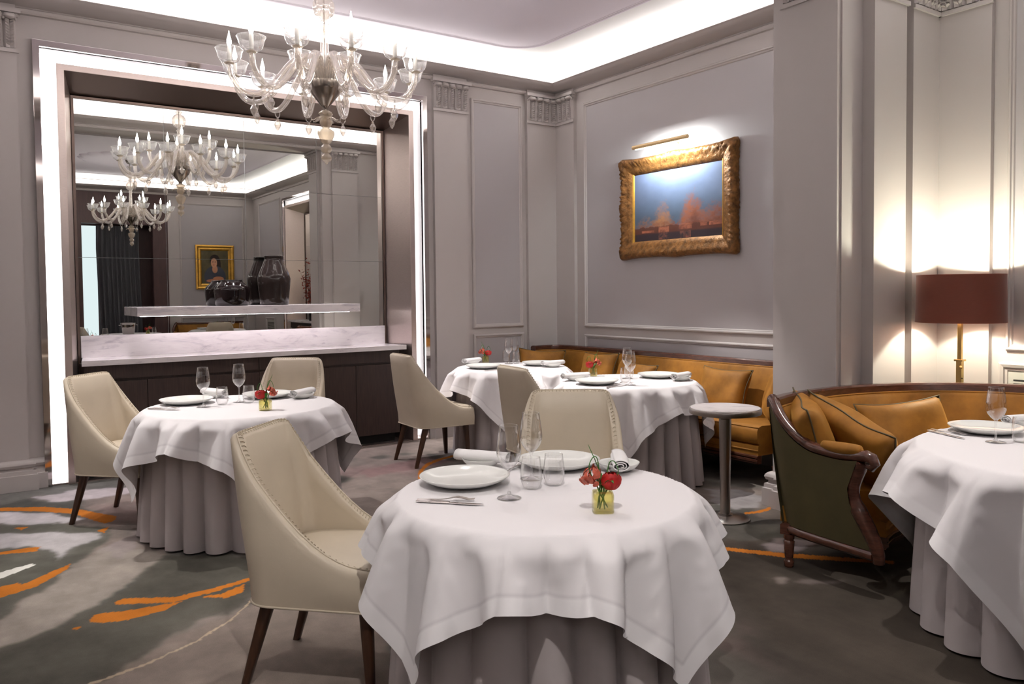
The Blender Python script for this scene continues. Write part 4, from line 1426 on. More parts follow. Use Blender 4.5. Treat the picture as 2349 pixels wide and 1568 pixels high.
# ------------------------------------------------------------------ show-wood sofas
def offset_path(path, d):
    """offset a plan polyline to its right by d"""
    out = []
    m = len(path)
    for i in range(m):
        a = path[max(i-1, 0)]
        b = path[min(i+1, m-1)]
        t = Vector((b[0]-a[0], b[1]-a[1])).normalized()
        n = Vector((t.y, -t.x))
        out.append((path[i][0]+n.x*d, path[i][1]+n.y*d))
    return out
def sofa(label, back, arms, H=0.875, depth=0.66, legs=(), group='gold velvet sofas'):
    """back: plan polyline of the outer back, sitters to its right; arms: at start / end"""
    t = thing('sofa', label, 'sofa', group=group)
    m = len(back)
    s = [0.0]
    for a, b in zip(back, back[1:]):
        s.append(s[-1]+math.hypot(b[0]-a[0], b[1]-a[1]))
    L = s[-1]
    off = {d: offset_path(back, d) for d in (0.03, 0.045, 0.06, 0.062, 0.072, 0.11, -0.012, 0.0, 0.004, 0.02, 0.05, 0.058, 0.075, 0.10, 0.13, 0.15, depth-0.05, depth-0.012, depth, depth-0.02)}
    def strip(prof):
        """prof: list of (offset, z)"""
        return [[(off[d][i][0], off[d][i][1], z) for d, z in prof] for i in range(m)]
    MB().grid(strip([(0.072, 0.22), (0.045, 0.40), (0.02, 0.60), (0.0, 0.82)])).build('outer_back', 'olive', t, smooth=True)
    MB().loft(strip([(-0.012, H-0.055), (-0.012, H-0.018), (0.0, H-0.004), (0.02, H), (0.05, H-0.002), (0.058, H-0.012), (0.058, H-0.05)]), True, True).build('top_rail', 'mahog', t, smooth=True, auto=35)
    MB().grid(strip([(0.05, H-0.045), (0.058, H-0.05), (0.075, H-0.075), (0.10, 0.68), (0.13, 0.56), (0.15, 0.40)])).build('inner_back', 'velvet', t, smooth=True)
    MB().tube([(x, y, H-0.052) for x, y in off[0.058]], 0.006, 6).build('piping', 'velvet', t, smooth=True)
    i0 = 1 if arms[0] else 0
    i1 = m-1 if arms[1] else m
    def rs(prof):
        return strip(prof)[i0:i1]
    MB().loft(rs([(0.10, 0.30), (0.10, 0.415), (0.15, 0.425), (depth-0.05, 0.445), (depth-0.012, 0.432), (depth, 0.405), (depth, 0.335), (depth-0.02, 0.312), (depth-0.05, 0.30)]), True, True).build('seat_cushion', 'velvet', t, smooth=True, auto=50)
    MB().tube([(x, y, 0.432) for x, y in off[depth-0.012][i0:i1]], 0.005, 6).build('piping', 'velvet', t, smooth=True)
    MB().loft(rs([(0.05, 0.225), (0.05, 0.305), (depth-0.05, 0.305), (depth-0.012, 0.298), (depth-0.012, 0.225)]), True, True).build('seat_deck', 'velvet', t, smooth=True, auto=50)
    MB().tube([(x, y, 0.262) for x, y in off[depth-0.012][i0:i1]], 0.006, 6).build('piping', 'velvet', t, smooth=True)
    MB().loft(strip([(0.06, 0.165), (0.06, 0.215), (0.072, 0.226), (0.11, 0.226), (0.11, 0.165)]), True, True).build('base_rail', 'mahog', t, smooth=True, auto=35)
    MB().loft(rs([(depth-0.05, 0.165), (depth-0.05, 0.228), (depth-0.012, 0.228), (depth, 0.222), (depth, 0.21), (depth-0.012, 0.205), (depth, 0.198), (depth, 0.182), (depth-0.012, 0.172), (depth-0.012, 0.165)]), True, True).build('front_rail', 'mahog', t, smooth=True, auto=35)
    lg = [(0.021, 0.0), (0.024, 0.006), (0.026, 0.030), (0.021, 0.036), (0.018, 0.042), (0.022, 0.055), (0.0285, 0.135), (0.022, 0.142), (0.028, 0.150), (0.028, 0.172), (0, 0.172)]
    fl_ = lambda a: 1-0.05*(0.5+0.5*math.cos(12*a))
    for (x, y) in legs:
        MB().lathe([(0, 0)]+lg, 36, (x, y, 0), fl_).build('leg', 'mahog', t, smooth=True, auto=50)
    for e, arm in enumerate(arms):
        if not arm:
            continue
        # arm sweeps forward from the end of the back; plan points of its outer face, sitter side given by sgn
        pts, inn = arm
        inn = Vector((inn[0], inn[1], 0))
        P = [Vector((x, y, 0)) for x, y in pts]
        # heights of the rail along the arm
        q = [0.0]
        for a, b in zip(P, P[1:]):
            q.append(q[-1]+(b-a).length)
        q = [k/q[-1] for k in q]
        def hz(k):
            if k < 0.55:
                u = k/0.55
                return H-0.012-(H-0.672)*(u*u*(3-2*u))
            return 0.660-0.010*math.sin((k-0.55)/0.45*PI)
        N = 20
        path = smooth_path([(p.x, p.y, 0) for p in P], 7)
        ql = [i/(len(path)-1) for i in range(len(path))]
        rail = [Vector((p.x, p.y, hz(k))) for p, k in zip(path, ql)]
        # outer olive panel
        rows = []
        for p, k in zip(path, ql):
            top = hz(k)-0.02
            fwd = 0.0
            rk = 0.075*(1-0.45*k)
            rows.append([(p.x+inn.x*(rk*(1-j/6)-0.010*math.sin(PI*j/6)), p.y+inn.y*(rk*(1-j/6)-0.010*math.sin(PI*j/6))-0.05*(1-k)*(1-j/6)*(1 if inn.x > 0.9 else 0), 0.22+(top-0.22)*j/6) for j in range(7)])
        # the lower front corner curves back towards the base
        fdir = (path[-1]-path[-3]).normalized()
        def cut_back(z):
            u = min(1, max(0, (z-0.22)/0.42))
            return 0.050*(1-min(1, u/0.42))**1.5-0.065*math.exp(-((u-0.62)/0.28)**2)+0.006
        for i, (p, k) in enumerate(zip(path, ql)):
            if k > 0.6:
                wgt = (k-0.6)/0.4
                rows[i] = [(x+fdir.x*cut_back(z)*wgt, y+fdir.y*cut_back(z)*wgt, z) for x, y, z in rows[i]]
        MB().grid(rows).build('arm_panel', 'olive', t, smooth=True)
        inner = [[(Vector(v)+inn*0.055)[:] for v in r] for r in rows]
        MB().grid(inner).build('arm_inner', 'velvet', t, smooth=True)
        # wooden rail with scroll end
        rr = [r+inn*0.026 for r in rail]
        end = rr[-1]+fdir*0.055
        scroll = rr+[rr[-1]+fdir*0.03+Vector((0, 0, 0.004)), end+Vector((0, 0, -0.004)), end+fdir*0.012+Vector((0, 0, -0.028)), end+Vector((0, 0, -0.045)), end-fdir*0.03+Vector((0, 0, -0.04))]
        rad = [0.027]*len(rr)+[0.029, 0.029, 0.025, 0.020, 0.012]
        MB().tube(scroll, rad, 12, True, False, 1.05).build('arm_rail', 'mahog', t, smooth=True, auto=50)
        # padded armrest
        k0 = int(len(rr)*0.60)
        pad = rr[k0:]
        n = len(pad)
        MB().tube([p+Vector((0, 0, 0.030)) for p in pad], [0.012+0.020*math.sin(PI*min(1, max(0, (i+0.4)/n)))**0.5 for i in range(n)], 12).build('arm_pad', 'velvet', t, smooth=True)
        # curved front post, from the scroll down to the base
        post = []
        for j in range(13):
            z = 0.165+(0.635-0.165)*j/12
            base = path[-1]+inn*(0.026+0.04*(1-(z-0.165)/0.47))
            post.append(base+fdir*(cut_back(max(z, 0.22))+0.012)+Vector((0, 0, z)))
        MB().tube(post, [0.027+0.012*math.sin(PI*j/12) if j < 7 else 0.030 for j in range(13)], 10).build('arm_post', 'mahog', t, smooth=True, auto=50)
        MB().tube([Vector((p.x, p.y-0.05*(1-k)*(1 if inn.x > 0.9 else 0), 0.196))+inn*(0.02+0.07*(1-0.45*k))+fdir*(0.05*max(0, (k-0.6)/0.4)) for p, k in zip(path, ql)], 0.026, 10).build('arm_base_rail', 'mahog', t, smooth=True, auto=50)
    return t

# curved sofa round the large table
cb = smooth_path([(3.50, 2.70, 0), (3.74, 2.765, 0), (4.10, 2.785, 0), (4.42, 2.735, 0), (4.72, 2.60, 0), (4.93, 2.41, 0), (5.09, 2.14, 0), (5.23, 1.80, 0), (5.25, 1.40, 0), (5.19, 1.02, 0), (5.05, 0.70, 0)], 5)
cb = [(p.x, p.y) for p in cb]
sofa('curved gold velvet sofa with olive arm panel and mahogany rail in front of the lamp', cb,
     (([(3.50, 2.70), (3.452, 2.60), (3.435, 2.42), (3.43, 2.27), (3.43, 2.15)], (1, 0)), ([(5.05, 0.70), (4.97, 0.58), (4.83, 0.56), (4.70, 0.60)], (0.4, 0.9))),
     H=0.880, depth=0.58, legs=[(3.535, 2.600), (5.17, 1.6), (4.96, 0.78), (4.30, 2.73), (4.94, 2.36)])
# long straight sofa on the picture wall
lb = [(5.02, 6.90), (5.16, 6.93), (5.29, 6.90), (5.365, 6.83), (5.40, 6.70)]+[(5.405, 6.5-0.2*k) for k in range(14)]+[(5.405, 3.78), (5.40, 3.68)]
sofa('long gold velvet sofa with mahogany rail under the painting', lb,
     (None, ([(5.40, 3.68), (5.34, 3.60), (5.22, 3.57), (5.05, 3.57), (4.93, 3.57)], (0, 1))), H=0.875, depth=0.62,
     legs=[(5.37, 6.6), (5.37, 3.75), (4.82, 3.66), (4.82, 6.2), (4.82, 5.0)])

# ------------------------------------------------------------------ cushions
def mk_cushion():
    t = thing('cushion', 'x', 'cushion')
    n = 18
    Wd, Ht, Th = 0.245, 0.19, 0.085
    for_side = []
    def pt(i, j, sgn):
        u, v = -1+2*i/n, -1+2*j/n
        # corners pulled out, edges drawn in
        k = 1-0.10*(1-v*v)*abs(u)**3
        k2 = 1-0.13*(1-u*u)*abs(v)**3
        th = Th*max(0, (1-u**4))**0.55*max(0, (1-v**4))**0.55
        return (u*Wd*k, sgn*th+0.006*math.sin(5*u+3*v), v*Ht*k2)
    mb = MB()
    mb.grid([[pt(i, j, 1) for j in range(n+1)] for i in range(n+1)])
    mb.grid([[pt(i, j, -1) for j in range(n+1)] for i in range(n+1)])
    mb.build('cover', 'velvet', t, smooth=True)
    edge = [pt(i, 0, 0) for i in range(n)]+[pt(n, j, 0) for j in range(n)]+[pt(n-i, n, 0) for i in range(n)]+[pt(0, n-j, 0) for j in range(n)]
    MB().tube(edge, 0.0042, 6, closed=True).build('piping', 'piping', t, smooth=True)
    return t
CU = mk_cushion()
cu_used = False
def cushion(loc, yaw_, lean, roll, label, sc=(1, 1, 1), group=None):
    """yaw_: direction the cushion's face normal (+y) points in plan; lean backwards"""
    global cu_used
    o = CU if not cu_used else dup(CU, (0, 0, 0))
    cu_used = True
    Mx = Matrix.Rotation(yaw_-PI/2, 4, 'Z') @ Matrix.Rotation(lean, 4, 'X') @ Matrix.Rotation(roll, 4, 'Y')
    o.rotation_euler = Mx.to_euler()
    o.location = loc
    o.scale = sc
    o['label'] = label
    o['group'] = 'gold velvet cushions'
    return o
cushion((5.00, 6.70, 0.660), math.radians(-125), 0.20, -0.06, 'gold cushion propped at the corner end of the long sofa')
cushion((5.15, 5.98, 0.660), math.radians(180), 0.32, 0.05, 'gold cushion on the long sofa behind the flowers of the sofa table')
cushion((5.16, 5.50, 0.605), math.radians(180), 0.42, -0.06, 'gold cushion on the long sofa behind the wine glasses')
cushion((5.14, 4.42, 0.625), math.radians(178), 0.34, 0.0, 'gold cushion on the long sofa above the marble side table', (1.05, 1, 1))
cushion((5.10, 3.86, 0.650), math.radians(128), 0.30, 0.0, 'gold cushion in the arm end of the long sofa, half hidden by the pier')
cushion((3.68, 2.56, 0.675), math.radians(-50), 0.34, 0.10, 'gold cushion tucked behind another in the olive arm of the curved sofa', (1.12, 1, 1.1))
cushion((3.79, 2.38, 0.640), math.radians(-22), 0.50, 0.34, 'gold cushion tipped on its corner against the olive arm of the curved sofa', (1.2, 1, 1.15))
cushion((4.42, 2.47, 0.625), math.radians(-110), 0.36, 0.05, 'gold cushion lying along the back of the curved sofa', (1.22, 1, 1.0))

# ------------------------------------------------------------------ marble side table
t = thing('side_table', 'round marble-topped side table on a satin steel column and disc foot', 'side table', (3.965, 3.39, 0))
MB().lathe([(0, 0.0), (0.148, 0.0), (0.153, 0.003), (0.153, 0.008), (0.148, 0.012), (0.06, 0.022), (0.045, 0.024), (0.043, 0.034), (0, 0.034)], 48).build('foot', 'steel_table', t, smooth=True, auto=40)
MB().lathe([(0, 0.03), (0.031, 0.03), (0.032, 0.20), (0.038, 0.600), (0.038, 0.632), (0.026, 0.637), (0.026, 0.650), (0.034, 0.662), (0.034, 0.672), (0, 0.672)], 32).build('column', 'steel_table', t, smooth=True, auto=40)
MB().lathe([(0, 0.666), (0.208, 0.666), (0.220, 0.669), (0.222, 0.676), (0.222, 0.700), (0.219, 0.704), (0.214, 0.7045), (0.214, 0.699), (0, 0.699)], 56).build('rim', 'steel_table', t, smooth=True, auto=40)
MB().lathe([(0, 0.698), (0.2135, 0.698), (0.2135, 0.7035), (0.212, 0.705), (0, 0.705)], 56).build('top', 'marble', t)

# ------------------------------------------------------------------ floor lamp in the alcove corner
LX, LY = 5.12, 2.525
t = thing('floor_lamp', 'brass floor lamp with dark red drum shade standing in the alcove corner', 'floor lamp', (LX, LY, 0))
MB().lathe([(0, 0), (0.13, 0), (0.135, 0.004), (0.135, 0.016), (0.12, 0.022), (0.03, 0.03), (0, 0.03)], 40).build('foot', 'brass', t, smooth=True, auto=40)
MB().box(-0.0165, 0.0165, -0.0165, 0.0165, 0.028, 0.99).build('pole', 'brass', t, bevel=0.002)
MB().box(-0.012, 0.012, -0.012, 0.012, 0.985, 1.30).build('inner_pole', 'brass', t, bevel=0.002)
MB().box(-0.026, 0.026, -0.026, 0.026, 0.985, 0.997).build('collar', 'brass', t, bevel=0.003)
MB().tube([(-0.016, -0.012, 0.955), (-0.035, -0.025, 0.955), (-0.05, -0.034, 0.948)], [0.009, 0.008, 0.005], 10).build('screw', 'brass', t, smooth=True)
for k in range(9):
    MB().sphere((-0.006, -0.017, 0.88-0.045*k), 0.004, 8, 5).build('hole', 'black', t)
SR0, SR1, SZ0, SZ1 = 0.252, 0.246, 1.228, 1.520
MB().lathe([(SR0, SZ0), (SR1, SZ1)], 64).build('shade', 'shade', t, smooth=True)
MB().lathe([(SR0-0.003, SZ0), (SR1-0.003, SZ1)], 64).build('shade_lining', 'shade_in', t, smooth=True)
MB().lathe([(SR1-0.004, SZ1-0.004), (SR1-0.004, SZ1+0.001), (SR1+0.001, SZ1+0.001), (SR1+0.001, SZ1-0.004)], 64).build('shade_hem', 'shade', t)
MB().lathe([(SR0-0.004, SZ0-0.001), (SR0-0.004, SZ0+0.004), (SR0+0.001, SZ0+0.004), (SR0+0.001, SZ0-0.001)], 64).build('shade_hem', 'shade', t)
for k in range(3):
    a = 2*PI*k/3+0.4
    MB().tube([(0, 0, 1.46), ((SR1-0.003)*math.cos(a), (SR1-0.003)*math.sin(a), 1.515)], 0.002, 5).build('spoke', 'brass', t)
MB().lathe([(0, 1.295), (0.018, 1.295), (0.018, 1.335), (0, 1.335)], 16).build('socket', 'brass', t)
MB().sphere((0, 0, 1.375), 0.036, 14, 10, (1, 1, 1.15)).build('bulb', emis('lamp_bulb', (1.0, 0.92, 0.74), 60.0), t, smooth=True)
LAMP_POWER = 42
l = bpy.data.lights.new('lamp_light', 'POINT')
l.energy = LAMP_POWER
l.color = (0.98, 1.0, 0.80)
l.shadow_soft_size = 0.04
lo = bpy.data.objects.new('lamp_light', l)
COL.objects.link(lo)
lo.parent = t
lo.location = (0, 0, 1.43)

# ------------------------------------------------------------------ paintings
def carved_frame(mb, O, U, N, u0, u1, v0, v1, prof, seed, lump=0.012, n=70):
    """picture frame whose outer band is carved: prof (inset, height), with lumpy relief"""
    O, U, N = Vector(O), Vector(U), Vector(N)
    V = Vector((0, 0, 1))
    rs = random.Random(seed)
    cs = [(u0, v0), (u1, v0), (u1, v1), (u0, v1)]
    dirs = [(1, 1), (-1, 1), (-1, -1), (1, -1)]
    ring = []
    for e in range(4):
        a, b = cs[e], cs[(e+1) % 4]
        da, db = dirs[e], dirs[(e+1) % 4]
        L = math.hypot(b[0]-a[0], b[1]-a[1])
        m = int(n*L)
        for k in range(m):
            q = k/m
            s = q*L
            edge = min(q, 1-q)*L
            # swelling at corners and at the middle of each side
            sw = math.exp(-(edge/0.13)**2)*0.018+math.exp(-((q-0.5)*L/0.11)**2)*0.014
            row = []
            for (d, h) in prof:
                du = da[0]*(1-q)+db[0]*q
                dv = da[1]*(1-q)+db[1]*q
                if abs(a[0]-b[0]) > 1e-6:
                    x = a[0]+(b[0]-a[0])*q+du*d
                    y = a[1]+dv*(d-(sw if d < 0.05 else 0))
                else:
                    y = a[1]+(b[1]-a[1])*q+dv*d
                    x = a[0]+du*(d-(sw if d < 0.05 else 0))
                w_ = 1.0 if 0.004 < d < 0.08 else (0.35 if d < 0.11 else 0)
                hh = h+w_*lump*(math.sin(s*95)*math.sin(s*37+d*60)+0.6*math.sin(s*160+d*90))*0.5+(sw*0.7*w_)
                row.append(O+U*x+V*y+N*hh)
            ring.append(row)
    ring.append(ring[0])
    mb.grid(ring)
def painted(O, U, N, u0, u1, v0, v1, func, nx, ny):
    """canvas whose colours are worked out point by point"""
    a = np.linspace(0, 1, nx)
    b = np.linspace(0, 1, ny)
    A, B = np.meshgrid(a, b)
    O, U, N = np.array(O), np.array(U), np.array(N)
    P = O+(u0+(u1-u0)*A)[..., None]*U+(v0+(v1-v0)*B)[..., None]*np.array((0, 0, 1.0))
    I = np.arange(nx*ny).reshape(ny, nx)
    F = np.stack([I[:-1, :-1].ravel(), I[:-1, 1:].ravel(), I[1:, 1:].ravel(), I[1:, :-1].ravel()], 1)
    me = bpy.data.meshes.new('canvas')
    me.from_pydata(P.reshape(-1, 3).tolist(), [], F.tolist())
    col_attr(me, np.clip(func(A, B), 0, 1).reshape(-1, 3))
    me.materials.append(M['canvas'])
    o = bpy.data.objects.new('canvas', me)
    COL.objects.link(o)
    return o
def landscape(A, B):
    sg = lambda *c: np.array(srgb(*c))
    n = fbm(A*7, B*7, 4)
    nf = fbm(A*34+9, B*30, 3)
    C = sg(70, 82, 98)+(sg(108, 120, 150)-sg(70, 82, 98))*np.clip((B-0.35)/0.65, 0, 1)[..., None]
    C = C*(0.9+0.25*(n-0.5))[..., None]
    def mix(mask, col):
        nonlocal C
        C = C*(1-mask[..., None])+np.array(srgb(*col))*mask[..., None]
    st = lambda v, lo, hi: np.clip((v-lo)/(hi-lo), 0, 1)
    # soft clumps of autumn trees; their height line follows a few humps
    def hump(c, w_, h):
        return h*np.exp(-(np.abs(A-c)/w_)**3)*(0.85+0.35*fbm(A*22, B*9+c*7, 3))
    for line, col in ((0.20+hump(0.36, 0.09, 0.24)+hump(0.18, 0.16, 0.09), (138, 92, 58)), (0.20+hump(0.66, 0.10, 0.34)+hump(0.90, 0.16, 0.22), (126, 72, 46)), (0.20+hump(0.70, 0.06, 0.16)+hump(0.95, 0.1, 0.12)+hump(0.42, 0.09, 0.06), (84, 46, 36))):
        m_ = st(line+0.20*(nf-0.5)+0.10*(fbm(A*60, B*60, 2)-0.5)-B, -0.07, 0.12)
        mix(m_*(0.55+0.5*fbm(A*26, B*26+3, 3)), col)
    mix(st(0.235+0.03*(nf-0.5)-B, 0, 0.01)*0.9, (74, 42, 34))
    for (x0, x1, y0, y1) in ((0.30, 0.42, 0.15, 0.225), (0.53, 0.67, 0.17, 0.24), (0.76, 0.83, 0.19, 0.23), (0.85, 1.0, 0.19, 0.235), (0.1, 0.25, 0.16, 0.19)):
        m_ = ((A > x0) & (A < x1) & (B > y0) & (B < y1))*(0.15+1.1*np.clip(nf-0.3, 0, 1))
        mix(np.clip(m_, 0, 1), (160, 96, 72))
    mix(st(0.155-B, 0, 0.02), (46, 36, 40))
    for x0, x1 in ((0.30, 0.42), (0.54, 0.66)):
        m_ = ((A > x0) & (A < x1) & (B > 0.06) & (B < 0.15))*np.clip(nf*1.6-0.5, 0, 1)*0.6
        mix(m_, (150, 92, 70))
    return C*1.35
def sitter(A, B):
    """a seated figure in a grey-blue jacket on a mottled ground"""
    n = fbm(A*6, B*6, 4)
    C = np.array(srgb(92, 84, 58))*(0.6+0.9*n)[..., None]
    def mix(mask, col):
        nonlocal C
        mask = np.clip(mask, 0, 1)
        C = C*(1-mask[..., None])+np.array(srgb(*col))*mask[..., None]
    el = lambda x, y, a, b, s=0.12: (1-((A-x)/a)**2-((B-y)/b)**2)/s
    mix(el(0.50, 0.70, 0.19, 0.18), (36, 24, 22))
    mix(el(0.62, 0.58, 0.10, 0.20), (36, 24, 22))
    mix(el(0.50, 0.22, 0.40, 0.33), (70, 74, 88))
    mix(el(0.50, 0.44, 0.10, 0.12), (196, 140, 108))
    mix(el(0.47, 0.63, 0.115, 0.145), (206, 152, 120))
    mix(el(0.43, 0.655, 0.03, 0.012, 0.5), (60, 36, 30))
    mix(el(0.52, 0.655, 0.03, 0.012, 0.5), (60, 36, 30))
    mix(el(0.46, 0.565, 0.035, 0.012, 0.5), (160, 60, 52))
    mix(el(0.62, 0.16, 0.20, 0.07), (196, 130, 96))
    mix(el(0.40, 0.10, 0.22, 0.05), (190, 124, 92))
    return C
PN = dict(O=(XW, 0, 0), U=(0, -1, 0), N=(-1, 0, 0))      # u runs towards the camera on the picture wall
t = thing('landscape_painting', 'autumn river landscape in a heavy carved gilt frame above the long sofa', 'painting')
mb = MB()
U0, U1, V0, V1 = -5.945, -4.53, 1.758, 2.712
carved_frame(mb, **PN, u0=U0, u1=U1, v0=V0, v1=V1, prof=[(0.012, 0.0), (0.0, 0.02), (0.004, 0.055), (0.025, 0.085), (0.055, 0.082), (0.085, 0.066), (0.105, 0.062), (0.125, 0.060), (0.150, 0.040), (0.158, 0.030)], seed=2, lump=0.022)
mb.build('frame', 'gold_frame', t, smooth=True)
mb = MB()
rect_frame(mb, (XW, 0, 0), (0, -1, 0), (0, 0, 1), (-1, 0, 0), U0+0.148, U1-0.148, V0+0.118, V1-0.118, [(0, 0.028), (0, 0.045), (0.012, 0.040), (0.018, 0.028)])
mb.build('slip', 'gold_plain', t)
c = painted(np.array((XW-0.030, 0, 0)), (0, -1, 0), (-1, 0, 0), U0+0.150, U1-0.150, V0+0.120, V1-0.120, landscape, 300, 200)
c.parent = t
MB().box(XW-0.050, XW-0.040, 5.17, 5.25, V0+0.098, V0+0.114).build('plaque', 'brass', t)
MB().box(XW-0.026, XW-0.001, 4.60, 5.88, 1.83, 2.64).build('backing_board', 'wood', t)

# picture light over the frame
t = thing('picture_light', 'slim gilt picture light on a bracket above the landscape painting', 'picture light')
MB().tube([(5.235, 5.565, 2.768), (5.235, 4.885, 2.768)], 0.018, 14).build('tube', 'gilt_light', t, smooth=True, auto=40)
MB().tube(smooth_path([(XW-0.001, 5.22, 2.775), (5.42, 5.22, 2.80), (5.32, 5.22, 2.80), (5.24, 5.22, 2.775)], 4), 0.006, 8).build('bracket', 'gilt_light', t, smooth=True)
MB().box(XW-0.012, XW, 5.19, 5.25, 2.745, 2.805).build('wall_plate', 'gilt_light', t, bevel=0.003)
MB().box(5.236, 5.2525, 4.91, 5.54, 2.744, 2.758).build('lamp_slot', emis('picture_lamp', (0.95, 1.0, 0.98), 3.0), t)
l = bpy.data.lights.new('picture_light_beam', 'AREA')
l.shape = 'RECTANGLE'
l.size, l.size_y = 0.60, 0.02
l.energy = 13.0
l.spread = math.radians(180)
l.color = (0.93, 1.0, 0.98)
lo = bpy.data.objects.new('picture_light_beam', l)
COL.objects.link(lo)
lo.parent = t
lo.location = (5.258, 5.225, 2.745)
lo.rotation_euler = (Vector((0.42, 0, -0.42))).to_track_quat('-Z', 'Y').to_euler()

